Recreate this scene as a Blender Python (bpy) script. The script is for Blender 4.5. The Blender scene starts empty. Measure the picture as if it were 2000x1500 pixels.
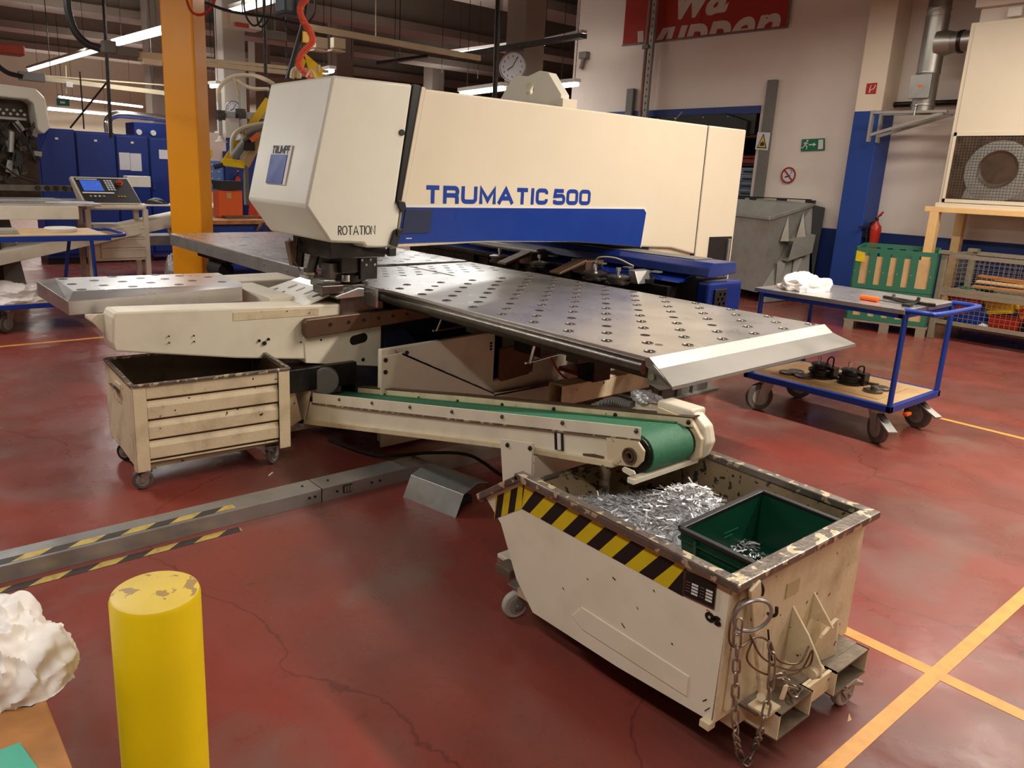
import bpy, bmesh, math, random
from math import sin, cos, pi, radians, atan2, sqrt
from mathutils import Vector, Matrix, noise
random.seed(7)
S = bpy.context.scene
COL = S.collection

# ---------------------------------------------------------------- camera
PITCH, ROLL, YAW = 0.243057, 0.0422768, 0.6850834
cd = bpy.data.cameras.new('camera')
cam = bpy.data.objects.new('camera', cd); COL.objects.link(cam)
fw = Vector((sin(YAW)*cos(PITCH), cos(YAW)*cos(PITCH), -sin(PITCH)))
rt = Vector((cos(YAW), -sin(YAW), 0)); up = rt.cross(fw)
r2 = cos(ROLL)*rt + sin(ROLL)*up; u2 = -sin(ROLL)*rt + cos(ROLL)*up
Mx = Matrix((r2, u2, -fw)).transposed().to_4x4(); Mx.translation = (0, 0, 1.6)
cam.matrix_world = Mx
cd.sensor_width = 36; cd.sensor_fit = 'HORIZONTAL'
cd.lens = 1503.7*36/2000
cd.shift_x = (1000-922.9)/2000; cd.shift_y = -(750-711.7)/2000
cd.clip_start = 0.05; cd.clip_end = 200
S.camera = cam

# ---------------------------------------------------------------- light
S.view_settings.view_transform = 'Standard'; S.view_settings.look = 'None'
S.view_settings.gamma = 1; S.view_settings.use_curve_mapping = False
S.view_settings.exposure = 0.16
w = bpy.data.worlds.new('world'); S.world = w; w.use_nodes = True
w.node_tree.nodes['Background'].inputs[0].default_value = (1.0, .80, .62, 1)
w.node_tree.nodes['Background'].inputs[1].default_value = 0.05
def area(name, x, y, z, sx, sy, power, col=(1, .86, .70)):
    l = bpy.data.lights.new(name, 'AREA'); l.shape = 'RECTANGLE'; l.size = sx; l.size_y = sy
    l.energy = power; l.color = col
    o = bpy.data.objects.new(name, l); COL.objects.link(o); o.location = (x, y, z)
    return o
WARM = (1, .91, .80); NEUT = (1, .97, .93)
# rows of ceiling fluorescent fittings, tubes running along Y, hung at z 3.6
for (x, y, z, sx, sy, p, c) in ((4.9, .8, 3.7, .25, 3.0, 225, WARM), (8.6, 1.2, 3.7, .25, 3.0, 125, WARM), (8.6, 4.6, 3.9, .25, 2.4, 36, WARM),
    (3.2, -2.4, 3.7, .25, 3.0, 50, WARM), (-.9, .1, 3.7, .25, 3.0, 78, NEUT), (-.6, 6.5, 3.7, .25, 3.0, 125, NEUT), (4.3, 10.6, 3.62, .25, 2.4, 60, NEUT),
    (4.0, 14.4, 3.6, .25, 3.4, 110, NEUT), (4.0, 18.6, 3.6, .25, 4.0, 110, NEUT), (-1.5, 13.0, 3.6, .25, 4.0, 120, NEUT), (9.5, 13.0, 3.6, .25, 4.0, 110, NEUT),
    (7.5, 24.0, 3.4, 4.0, .25, 220, NEUT), (15.0, 20.0, 3.6, .25, 5.0, 160, NEUT), (6.8, 29.0, 3.4, 6.0, .25, 260, NEUT)):
    area('hall_lamp', x, y, z, sx, sy, p, c)
    u_ = area('added_uplight', x, y, z+.12, sx, sy, p*.16, c); u_.rotation_euler = (pi, 0, 0)   # added upward lamp above each fitting, brightens the roof

# ---------------------------------------------------------------- materials
def lin(c):
    return tuple(((v/255)/12.92 if v/255 <= .04045 else ((v/255+.055)/1.055)**2.4) for v in c)
def mat(name, c, rough=.5, metal=0.0, var=.06, scale=6, dirt=None, dirt_amt=.0, dirt_scale=9, bump=0.0, bscale=60, spec=None, emit=0, aniso=0, chips=None, chip_t=.68, chip_s=22):
    m = bpy.data.materials.new(name); m.use_nodes = True
    nt = m.node_tree; N = nt.nodes; L = nt.links; b = N['Principled BSDF']
    b.inputs['Roughness'].default_value = rough; b.inputs['Metallic'].default_value = metal
    if spec is not None: b.inputs['Specular IOR Level'].default_value = spec
    tc = N.new('ShaderNodeTexCoord'); c = lin(c)
    def nz(sc, det=4, stretch=None):
        n = N.new('ShaderNodeTexNoise'); n.inputs['Scale'].default_value = sc; n.inputs['Detail'].default_value = det
        if stretch:
            mp = N.new('ShaderNodeMapping'); mp.inputs['Scale'].default_value = stretch
            L.new(tc.outputs['Object'], mp.inputs[0]); L.new(mp.outputs[0], n.inputs['Vector'])
        else: L.new(tc.outputs['Object'], n.inputs['Vector'])
        return n
    def mixc(fac, a, bb):
        x = N.new('ShaderNodeMix'); x.data_type = 'RGBA'
        if isinstance(fac, float): x.inputs[0].default_value = fac
        else: L.new(fac, x.inputs[0])
        for i, v in ((6, a), (7, bb)):
            if isinstance(v, tuple): x.inputs[i].default_value = (*v[:3], 1)
            else: L.new(v, x.inputs[i])
        return x.outputs[2]
    def ramp(src, a, bb):
        r = N.new('ShaderNodeMapRange'); r.inputs[1].default_value = a; r.inputs[2].default_value = bb
        L.new(src, r.inputs[0]); return r.outputs[0]
    n1 = nz(scale)
    out = mixc(ramp(n1.outputs[0], .3, .7), tuple(max(0, v*(1-var)) for v in c), tuple(min(1, v*(1+var)) for v in c))
    if dirt is not None:
        n2 = nz(dirt_scale, 8); f = ramp(n2.outputs[0], .48, .8)
        mm = N.new('ShaderNodeMath'); mm.operation = 'MULTIPLY'; mm.inputs[1].default_value = dirt_amt; L.new(f, mm.inputs[0])
        out = mixc(mm.outputs[0], out, lin(dirt))
    if chips is not None:
        n3 = nz(chip_s, 6); f = ramp(n3.outputs[0], chip_t, chip_t+.015)
        out = mixc(f, out, lin(chips))
    L.new(out, b.inputs['Base Color'])
    rr = nz(scale*2.3, 5); q = N.new('ShaderNodeMapRange'); q.inputs[3].default_value = rough*.8; q.inputs[4].default_value = min(1, rough*1.25)
    L.new(rr.outputs[0], q.inputs[0]); L.new(q.outputs[0], b.inputs['Roughness'])
    if bump:
        n4 = nz(bscale, 4); bp = N.new('ShaderNodeBump'); bp.inputs['Strength'].default_value = bump; bp.inputs['Distance'].default_value = .01
        L.new(n4.outputs[0], bp.inputs['Height']); L.new(bp.outputs[0], b.inputs['Normal'])
    if emit:
        b.inputs['Emission Color'].default_value = (*c, 1); b.inputs['Emission Strength'].default_value = emit
    if aniso: b.inputs['Anisotropic'].default_value = aniso
    return m
CR = (234, 225, 202)
M = dict(
 cream=mat('cream_paint', CR, .42, var=.03, scale=3, dirt=(150, 130, 100), dirt_amt=.25, dirt_scale=5, chips=(70, 60, 50), chip_t=.76, chip_s=30),
 cream_clean=mat('cream_cover_paint', (222, 210, 186), .38, var=.02, scale=2, dirt=(190, 175, 150), dirt_amt=.15, dirt_scale=4),
 head=mat('head_cover_paint', (228, 224, 208), .35, var=.02, scale=2, dirt=(190, 185, 170), dirt_amt=.2, dirt_scale=4),
 worn=mat('worn_cream_paint', (222, 204, 168), .5, var=.05, scale=5, dirt=(120, 95, 65), dirt_amt=.55, dirt_scale=7, chips=(60, 52, 45), chip_t=.69, chip_s=28, bump=.15),
 rim=mat('scraped_rim_metal', (122, 112, 102), .36, .55, var=.15, scale=8, dirt=(56, 48, 42), dirt_amt=.9, dirt_scale=14, chips=(206, 190, 158), chip_t=.57, chip_s=26, bump=.25),
 binin=mat('scratched_bin_inside', (150, 128, 96), .5, var=.15, scale=5, dirt=(80, 66, 48), dirt_amt=.8, dirt_scale=6, chips=(48, 44, 40), chip_t=.58, chip_s=34, bump=.2),
 darkin=mat('dark_brown_inside', (70, 52, 38), .35, var=.3, scale=5, dirt=(25, 20, 16), dirt_amt=.8),  # dark brown for several insides, mottled darker at random
 blue=mat('blue_stripe_paint', (0, 50, 136), .35, var=.05, scale=4),
 bluecab=mat('blue_cabinet_paint', (6, 42, 120), .45, var=.06, scale=4),
 bluewall=mat('blue_wall_paint', (16, 50, 118), .4, var=.08, scale=6),
 axisblue=mat('dark_axis_blue', (10, 38, 108), .3, var=.1, scale=8),
 bluefr=mat('blue_frame_paint', (16, 54, 140), .35, var=.06, scale=8),
 navy=mat('dark_blue_vent', (16, 30, 66), .6, var=.1),
 wall=mat('white_wall_paint', (222, 208, 196), .7, var=.03, scale=1.2, dirt=(170, 155, 145), dirt_amt=.35, dirt_scale=1.5),
 hallwall=mat('cream_hall_wall', (214, 202, 178), .8, var=.04, scale=1),
 conc=mat('concrete', (150, 138, 126), .85, var=.08, scale=2, dirt=(110, 98, 88), dirt_amt=.4, dirt_scale=2),
 roof=mat('roof_sheet', (150, 128, 106), .7, var=.08, scale=2),
 steel=mat('worn_table_steel', (216, 215, 214), .28, .9, var=.1, scale=2.2, dirt=(168, 165, 162), dirt_amt=.5, dirt_scale=3.5),
 steelb=mat('bright_sheet_steel', (158, 155, 149), .38, .9, var=.08, scale=3, dirt=(130, 125, 120), dirt_amt=.3, dirt_scale=4),
 galv=mat('galvanised_steel', (172, 172, 168), .42, .75, var=.1, scale=6, dirt=(110, 104, 92), dirt_amt=.5, dirt_scale=5),
 galvm=mat('dull_galvanised', (158, 156, 148), .6, .35, var=.1, scale=5, dirt=(120, 100, 60), dirt_amt=.5, dirt_scale=3),
 chrome=mat('chromed_steel', (205, 205, 205), .15, 1.0, var=.04),
 iron=mat('dark_oily_iron', (58, 54, 51), .35, .8, var=.3, scale=14, bump=.2, bscale=40),
 irong=mat('grey_machined_iron', (110, 104, 98), .32, .9, var=.2, scale=14, bump=.1),
 black=mat('black_plastic', (24, 22, 22), .45, var=.1),
 rubber=mat('black_rubber', (30, 28, 27), .7, var=.15),
 brown=mat('brown_rail_steel', (112, 88, 70), .4, .6, var=.1, scale=9),
 brownwin=mat('brown_cast_plate', (120, 78, 48), .5, .2, var=.25, scale=7, dirt=(50, 35, 25), dirt_amt=.7),
 grey=mat('grey_machine_paint', (112, 110, 104), .5, var=.06),
 belt=mat('green_belt_rubber', (52, 118, 86), .55, var=.12, scale=60, bump=.3, bscale=400, dirt=(90, 140, 110), dirt_amt=.4, dirt_scale=120),
 gbox=mat('green_plastic', (12, 62, 42), .32, var=.15, scale=6),
 gframe=mat('green_painted_steel', (42, 108, 82), .5, var=.08, scale=9, dirt=(60, 80, 60), dirt_amt=.4, chips=(150, 170, 150), chip_t=.72),
 teal=mat('teal_plastic', (70, 165, 140), .4, var=.04),
 gdark=mat('green_edge_plastic', (20, 110, 62), .4, var=.05),
 ply=mat('plywood_board', (205, 170, 122), .55, var=.07, scale=4, dirt=(150, 112, 70), dirt_amt=.4, dirt_scale=6),
 card=mat('worn_cardboard', (200, 165, 115), .7, var=.06, scale=5, dirt=(140, 100, 60), dirt_amt=.4),
 woodleg=mat('planed_timber', (232, 190, 130), .5, var=.05, scale=10),
 chainm=mat('worn_chain_steel', (156, 144, 130), .4, .8, var=.2, scale=40),
 castw=mat('light_castor_tyre', (176, 168, 158), .6, var=.08),
 planks=mat('old_brown_wood', (178, 122, 70), .65, var=.2, scale=12, dirt=(90, 60, 40), dirt_amt=.6),
 pillar=mat('orange_yellow_paint', (244, 160, 0), .42, var=.03, scale=2),
 yellow=mat('yellow_crane_paint', (222, 180, 10), .4, var=.06),
 tapey=mat('worn_yellow_floor_paint', (222, 158, 70), .45, var=.08, scale=12, dirt=(170, 110, 55), dirt_amt=.5, dirt_scale=20),
 hazy=mat('yellow_hazard_tape', (214, 186, 20), .5, var=.06, scale=15),
 hazyw=mat('worn_yellow_tape', (196, 170, 90), .6, var=.1, scale=20, dirt=(120, 100, 60), dirt_amt=.7, dirt_scale=25),
 hazk=mat('black_hazard_tape', (20, 14, 12), .5, var=.1),
 hazkw=mat('worn_black_tape', (62, 56, 52), .6, var=.15, scale=20),
 cloth=mat('white_cotton_rag', (236, 230, 224), .9, var=.04, scale=10, dirt=(180, 165, 150), dirt_amt=.35),
 red=mat('red_paint', (176, 40, 22), .35, var=.06),
 poster=mat('red_poster', (158, 36, 14), .7, var=.05),
 postl=mat('poster_pale_print', (205, 190, 180), .75, var=.03),
 orange=mat('orange_plastic', (226, 96, 20), .4, var=.05),
 coil=mat('coral_spiral_hose', (226, 92, 62), .4, var=.05),
 hose=mat('cream_hose', (206, 192, 160), .5, var=.05),
 grimy=mat('grimy_steel', (112, 98, 80), .5, .35, var=.2, scale=10, dirt=(50, 44, 38), dirt_amt=.6, bump=.2),
 white=mat('white_plastic', (226, 222, 214), .5, var=.03),
 green=mat('safety_green', (0, 110, 70), .5, var=.03),
 lcd=mat('blue_screen', (60, 95, 190), .3, var=.25, scale=30, emit=.55),
 tube=mat('lit_fluorescent_tube', (255, 250, 240), .5, var=0, emit=9),
 tubedim=mat('lit_tube_side', (255, 246, 230), .5, var=0, emit=3),
 plastic=mat('clear_bag_film', (190, 190, 190), .15, .4, var=.3, scale=30, bump=.8, bscale=40),
 brass=mat('brass', (190, 140, 70), .35, .8),
 tyre=mat('grey_tyre', (92, 84, 80), .7, var=.1),
 cage=mat('grey_cage_paint', (142, 132, 112), .6, .2, var=.1, scale=12, dirt=(90, 80, 60), dirt_amt=.4),
 paper=mat('white_paper', (214, 214, 218), .7, var=.02),
 ink=mat('dark_ink', (30, 32, 42), .5, var=.02),
 inkblue=mat('blue_lettering', (4, 56, 150), .4, var=.02),
 dark=mat('dark_void', (18, 14, 12), .8, var=.2),
)
M['bollard'] = mat('yellow_bollard_paint', (240, 208, 2), .4, var=.05, scale=5, dirt=(205, 175, 30), dirt_amt=.6, dirt_scale=4)
M['bolltop'] = mat('scuffed_bollard_top', (226, 196, 90), .5, var=.08, scale=9, dirt=(190, 165, 70), dirt_amt=.6, chips=(168, 140, 90), chip_t=.58, chip_s=24)
def floor_mat():
    m = bpy.data.materials.new('red_epoxy_floor'); m.use_nodes = True
    nt = m.node_tree; N = nt.nodes; L = nt.links; b = N['Principled BSDF']
    tc = N.new('ShaderNodeTexCoord')
    def noise_(s, d, st=None, dist=0):
        n = N.new('ShaderNodeTexNoise'); n.inputs['Scale'].default_value = s; n.inputs['Detail'].default_value = d; n.inputs['Distortion'].default_value = dist
        if st:
            mp = N.new('ShaderNodeMapping'); mp.inputs['Scale'].default_value = st; mp.inputs['Rotation'].default_value = (0, 0, .5)
            L.new(tc.outputs['Object'], mp.inputs[0]); L.new(mp.outputs[0], n.inputs[0])
        else: L.new(tc.outputs['Object'], n.inputs[0])
        return n.outputs[0]
    def rng(s, a, b_, c=0, d=1):
        r = N.new('ShaderNodeMapRange'); [setattr(r.inputs[i], 'default_value', v) for i, v in ((1, a), (2, b_), (3, c), (4, d))]
        L.new(s, r.inputs[0]); return r.outputs[0]
    def mix(f, a, bb):
        x = N.new('ShaderNodeMix'); x.data_type = 'RGBA'; L.new(f, x.inputs[0])
        for i, v in ((6, a), (7, bb)):
            if isinstance(v, tuple): x.inputs[i].default_value = (*lin(v), 1)
            else: L.new(v, x.inputs[i])
        return x.outputs[2]
    c = mix(rng(noise_(.9, 5), .38, .62), (134, 64, 54), (112, 66, 59))
    c = mix(rng(noise_(2.2, 6, (1, .35, 1)), .5, .75, 0, .6), c, (150, 62, 48))
    c = mix(rng(noise_(1.6, 7, None, .6), .56, .72, 0, .65), c, (120, 96, 86))
    c = mix(rng(noise_(26, 6), .62, .74, 0, .35), c, (90, 50, 42))
    v = N.new('ShaderNodeTexVoronoi'); v.feature = 'DISTANCE_TO_EDGE'; v.inputs['Scale'].default_value = .55
    ad = N.new('ShaderNodeVectorMath'); nn = N.new('ShaderNodeTexNoise'); nn.inputs['Scale'].default_value = 3; nn.inputs['Detail'].default_value = 6
    L.new(tc.outputs['Object'], nn.inputs[0]); sc = N.new('ShaderNodeVectorMath'); sc.operation = 'SCALE'; sc.inputs[3].default_value = .35
    L.new(nn.outputs[1], sc.inputs[0]); L.new(tc.outputs['Object'], ad.inputs[0]); L.new(sc.outputs[0], ad.inputs[1]); L.new(ad.outputs[0], v.inputs[0])
    c = mix(rng(v.outputs[0], .0, .004, .55, 0), c, (70, 36, 32))
    L.new(c, b.inputs['Base Color'])
    L.new(rng(noise_(3.2, 6), .3, .72, .18, .44), b.inputs['Roughness'])
    bp = N.new('ShaderNodeBump'); bp.inputs['Strength'].default_value = .12; bp.inputs['Distance'].default_value = .01
    L.new(noise_(14, 3), bp.inputs['Height']); L.new(bp.outputs[0], b.inputs['Normal'])
    b.inputs['Specular IOR Level'].default_value = .5
    return m
M['floor'] = floor_mat()
# wall painted white above, blue dado below (object Z of the wall mesh in metres)
def two_tone(name, hi, lo, zsplit, rough):
    m = bpy.data.materials.new(name); m.use_nodes = True; nt = m.node_tree; N = nt.nodes; L = nt.links; b = N['Principled BSDF']
    g = N.new('ShaderNodeNewGeometry'); sx = N.new('ShaderNodeSeparateXYZ'); L.new(g.outputs['Position'], sx.inputs[0])
    r = N.new('ShaderNodeMapRange'); r.inputs[1].default_value = zsplit-.003; r.inputs[2].default_value = zsplit+.003; L.new(sx.outputs[2], r.inputs[0])
    n = N.new('ShaderNodeTexNoise'); n.inputs['Scale'].default_value = 1.3; n.inputs['Detail'].default_value = 7; L.new(g.outputs['Position'], n.inputs[0])
    x = N.new('ShaderNodeMix'); x.data_type = 'RGBA'; L.new(r.outputs[0], x.inputs[0])
    x.inputs[6].default_value = (*lin(lo), 1); x.inputs[7].default_value = (*lin(hi), 1)
    d = N.new('ShaderNodeMapRange'); d.inputs[1].default_value = .5; d.inputs[2].default_value = .8; d.inputs[4].default_value = .35; L.new(n.outputs[0], d.inputs[0])
    y = N.new('ShaderNodeMix'); y.data_type = 'RGBA'; L.new(d.outputs[0], y.inputs[0]); L.new(x.outputs[2], y.inputs[6]); 
    dk = N.new('ShaderNodeMix'); dk.data_type = 'RGBA'; dk.blend_type = 'MULTIPLY'; dk.inputs[0].default_value = 1; L.new(x.outputs[2], dk.inputs[6]); dk.inputs[7].default_value = (.75, .7, .68, 1)
    L.new(dk.outputs[2], y.inputs[7]); L.new(y.outputs[2], b.inputs['Base Color']); b.inputs['Roughness'].default_value = rough
    return m

# ---------------------------------------------------------------- geometry helpers
class MB:
    def __init__(s, M=None): s.v = []; s.f = []; s.M = M
    def add(s, vs, fs):
        n = len(s.v)
        for p in vs:
            p = Vector(p); s.v.append(s.M @ p if s.M else p)
        s.f += [tuple(n+i for i in f) for f in fs]; return s
    def box(s, x0, x1, y0, y1, z0, z1):
        return s.add([(x, y, z) for z in (z0, z1) for y in (y0, y1) for x in (x0, x1)],
                     [(0, 2, 3, 1), (4, 5, 7, 6), (0, 1, 5, 4), (2, 6, 7, 3), (0, 4, 6, 2), (1, 3, 7, 5)])
    def cbox(s, c, sz, R=None):
        c = Vector(c); vs = [Vector((x*sz[0]/2, y*sz[1]/2, z*sz[2]/2)) for z in (-1, 1) for y in (-1, 1) for x in (-1, 1)]
        if R is not None: vs = [R @ v for v in vs]
        return s.add([c+v for v in vs], [(0, 2, 3, 1), (4, 5, 7, 6), (0, 1, 5, 4), (2, 6, 7, 3), (0, 4, 6, 2), (1, 3, 7, 5)])
    def beam(s, a, b, wd, h, upv=(0, 0, 1)):       # box beam from a to b
        a = Vector(a); b = Vector(b); d = (b-a).normalized(); r = d.cross(Vector(upv))
        if r.length < 1e-4: r = d.cross(Vector((1, 0, 0)))
        r.normalize(); u = r.cross(d)
        vs = [p + r*sx*wd/2 + u*sz*h/2 for p in (a, b) for sz in (-1, 1) for sx in (-1, 1)]
        return s.add(vs, [(0, 1, 3, 2), (4, 6, 7, 5), (0, 4, 5, 1), (2, 3, 7, 6), (0, 2, 6, 4), (1, 5, 7, 3)])
    def prism(s, poly, ax, a0, a1):
        n = len(poly)
        def P(p, a): return (a, p[0], p[1]) if ax == 'x' else (p[0], a, p[1]) if ax == 'y' else (p[0], p[1], a)
        vs = [P(p, a0) for p in poly] + [P(p, a1) for p in poly]
        return s.add(vs, [tuple(range(n))[::-1], tuple(range(n, 2*n))] + [(i, (i+1) % n, n+(i+1) % n, n+i) for i in range(n)])
    def cyl(s, a, b, r, n=16, r1=None, caps=True):
        a = Vector(a); b = Vector(b); d = (b-a).normalized(); t = Vector((0, 0, 1)) if abs(d.z) < .9 else Vector((1, 0, 0))
        e = d.cross(t).normalized(); g = d.cross(e); r1 = r if r1 is None else r1
        vs = [a + (e*cos(2*pi*i/n)+g*sin(2*pi*i/n))*r for i in range(n)] + [b + (e*cos(2*pi*i/n)+g*sin(2*pi*i/n))*r1 for i in range(n)]
        fs = [(i, (i+1) % n, n+(i+1) % n, n+i) for i in range(n)]
        if caps: fs += [tuple(range(n))[::-1], tuple(range(n, 2*n))]
        return s.add(vs, fs)
    def tube(s, pts, r, n=8, closed=False):
        pts = [Vector(p) for p in pts]; m = len(pts); vs = []; prev = None
        for i, p in enumerate(pts):
            if closed: d = pts[(i+1) % m]-pts[i-1]
            else: d = pts[min(i+1, m-1)]-pts[max(i-1, 0)]
            d.normalize()
            if prev is None:
                t = Vector((0, 0, 1)) if abs(d.z) < .9 else Vector((1, 0, 0)); e = d.cross(t).normalized()
            else:
                e = prev - d*prev.dot(d)
                e = e.normalized() if e.length > 1e-6 else d.orthogonal().normalized()
            prev = e; g = d.cross(e)
            vs += [p + (e*cos(2*pi*k/n)+g*sin(2*pi*k/n))*r for k in range(n)]
        fs = []
        for i in range(m if closed else m-1):
            j = (i+1) % m
            fs += [(i*n+k, i*n+(k+1) % n, j*n+(k+1) % n, j*n+k) for k in range(n)]
        if not closed: fs += [tuple(range(n))[::-1], tuple(range((m-1)*n, m*n))]
        return s.add(vs, fs)
    def lathe(s, prof, c, n=24, ax='z'):
        c = Vector(c); vs = []
        for r, z in prof:
            for k in range(n):
                x, y = r*cos(2*pi*k/n), r*sin(2*pi*k/n)
                vs.append(c + (Vector((x, y, z)) if ax == 'z' else Vector((z, x, y)) if ax == 'x' else Vector((x, z, y))))
        fs = [(i*n+k, i*n+(k+1) % n, (i+1)*n+(k+1) % n, (i+1)*n+k) for i in range(len(prof)-1) for k in range(n)]
        fs += [tuple(range(n))[::-1], tuple(range((len(prof)-1)*n, len(prof)*n))]
        return s.add(vs, fs)
    def sphere(s, c, r, n=10, sq=(1, 1, 1)):
        c = Vector(c); vs = []; fs = []
        for i in range(n+1):
            for k in range(2*n):
                t = pi*i/n; f = pi*k/n
                vs.append(c+Vector((r*sin(t)*cos(f)*sq[0], r*sin(t)*sin(f)*sq[1], r*cos(t)*sq[2])))
        for i in range(n):
            for k in range(2*n): fs.append((i*2*n+k, i*2*n+(k+1) % (2*n), (i+1)*2*n+(k+1) % (2*n), (i+1)*2*n+k))
        return s.add(vs, fs)
    def quad(s, *p): return s.add(p, [tuple(range(len(p)))])
    def plate(s, o, u, v, n, poly, t):             # polygon in the plane (o,u,v), thickness t along n
        o, u, v, n = map(Vector, (o, u, v, n)); k = len(poly)
        a = [o+u*p[0]+v*p[1] for p in poly]
        return s.add(a+[q+n*t for q in a], [tuple(range(k))[::-1], tuple(range(k, 2*k))] + [(i, (i+1) % k, k+(i+1) % k, k+i) for i in range(k)])
WL = {}
def wloc(o): return WL.get(o.name, Vector((0, 0, 0)))
def obj(name, mb, m, parent=None, bevel=0, smooth=False, kind=None, label=None, local=False):
    me = bpy.data.meshes.new(name)
    vs = [Vector(v) for v in mb.v]
    lo = Vector([min(v[i] for v in vs) for i in range(3)]); hi = Vector([max(v[i] for v in vs) for i in range(3)])
    c = (lo+hi)/2
    if not parent: c.z = lo.z
    me.from_pydata([v-c for v in vs], [], mb.f)
    bm = bmesh.new(); bm.from_mesh(me); bmesh.ops.recalc_face_normals(bm, faces=bm.faces[:]); bm.to_mesh(me); bm.free()
    me.materials.append(M[m] if isinstance(m, str) else m)
    if smooth:
        me.polygons.foreach_set('use_smooth', [True]*len(me.polygons)); me.set_sharp_from_angle(angle=radians(38))
    o = bpy.data.objects.new(name, me); COL.objects.link(o)
    if parent:
        o.parent = parent; o.location = c - wloc(parent)
    else: o.location = c
    WL[o.name] = c
    if bevel:
        b = o.modifiers.new('bevel', 'BEVEL'); b.width = bevel; b.segments = 2; b.limit_method = 'ANGLE'; b.angle_limit = radians(35)
    if kind: o['kind'] = kind
    if label: o['label'] = label
    return o
def tag(o, label, cat, group=None):
    o['label'] = label; o['category'] = cat
    if group: o['group'] = group
    return o
def thing(name, label, cat, loc=(0, 0, 0), group=None):
    o = bpy.data.objects.new(name, None); COL.objects.link(o); o.location = loc; o.empty_display_size = .05
    WL[o.name] = Vector(loc); return tag(o, label, cat, group)
def solo(name, mb, m, label, cat, group=None, **k): return tag(obj(name, mb, m, **k), label, cat, group)
def struct(name, mb, m, parent=None, **k):
    o = obj(name, mb, m, parent, **k)
    if not parent: o['kind'] = 'structure'
    return o
def dup(src, loc, rz=0, label=None, group=None):
    def cp(o, par):
        c = o.copy(); COL.objects.link(c)
        if par: c.parent = par
        for ch in o.children: cp(ch, c)
        return c
    r = cp(src, None); r.location = loc; r.rotation_euler = (0, 0, rz); WL[r.name] = Vector(loc)
    if label: r['label'] = label
    if group: r['group'] = group
    return r
def inst(src, c, parent, rot=None):                # a copy of a part sharing its mesh, at world point c
    o = bpy.data.objects.new(src.name.split('.')[0], src.data); COL.objects.link(o); o.parent = parent
    o.location = Vector(c)-wloc(parent)
    if rot: o.rotation_euler = rot
    for md in src.modifiers:
        if md.type == 'BEVEL':
            b = o.modifiers.new('bevel', 'BEVEL'); b.width = md.width; b.segments = 2; b.limit_method = 'ANGLE'
    return o
def curve_pts(ctrl, n=8):                          # Catmull-Rom through control points
    P = [Vector(p) for p in ctrl]; P = [P[0]*2-P[1]] + P + [P[-1]*2-P[-2]]; out = []
    for i in range(1, len(P)-2):
        for k in range(n):
            t = k/n; a, b, c, d = P[i-1:i+3]
            out.append(.5*((2*b)+(c-a)*t+(2*a-5*b+4*c-d)*t*t+(3*b-a-3*c+d)*t**3))
    out.append(P[-2]); return out
def ribbon(mb, pts, hw, o, u, v, n, off=.0015, t=.001):        # flat printed stroke with mitred corners
    P = [Vector(p) for p in pts]; L_ = []; R_ = []
    cl = (P[0]-P[-1]).length < 1e-6
    if cl: P = P[:-1]
    m = len(P)
    for i in range(m):
        a = P[i-1] if (i or cl) else None; b = P[(i+1) % m] if (i < m-1 or cl) else None
        d1 = (P[i]-a).normalized() if a is not None else None; d2 = (b-P[i]).normalized() if b is not None else None
        d1 = d1 or d2; d2 = d2 or d1
        n1 = Vector((-d1.y, d1.x)); n2 = Vector((-d2.y, d2.x)); q = (n1+n2).normalized(); k = hw/max(.55, q.dot(n1))
        L_.append(P[i]+q*k); R_.append(P[i]-q*k)
    o, u, v, n = map(Vector, (o, u, v, n))
    w3 = lambda p: o+u*p[0]+v*p[1]+n*off
    for i in range(m if cl else m-1):
        j = (i+1) % m
        mb.plate((0, 0, 0), (1, 0, 0), (0, 1, 0), n, [], 0) if False else mb.quad(w3(R_[i]), w3(R_[j]), w3(L_[j]), w3(L_[i]))
def arc(cx, cy, rx, ry, a0, a1, n=8): return [(cx+rx*cos(radians(a0+(a1-a0)*i/n)), cy+ry*sin(radians(a0+(a1-a0)*i/n))) for i in range(n+1)]
def rr(w_, r=.22): # squared 'O'
    return arc(w_-r, 1-r, r, r, 90, 0, 4)+arc(w_-r, r, r, r, 0, -90, 4)+arc(r, r, r, r, 270, 180, 4)+arc(r, 1-r, r, r, 180, 90, 4)
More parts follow.
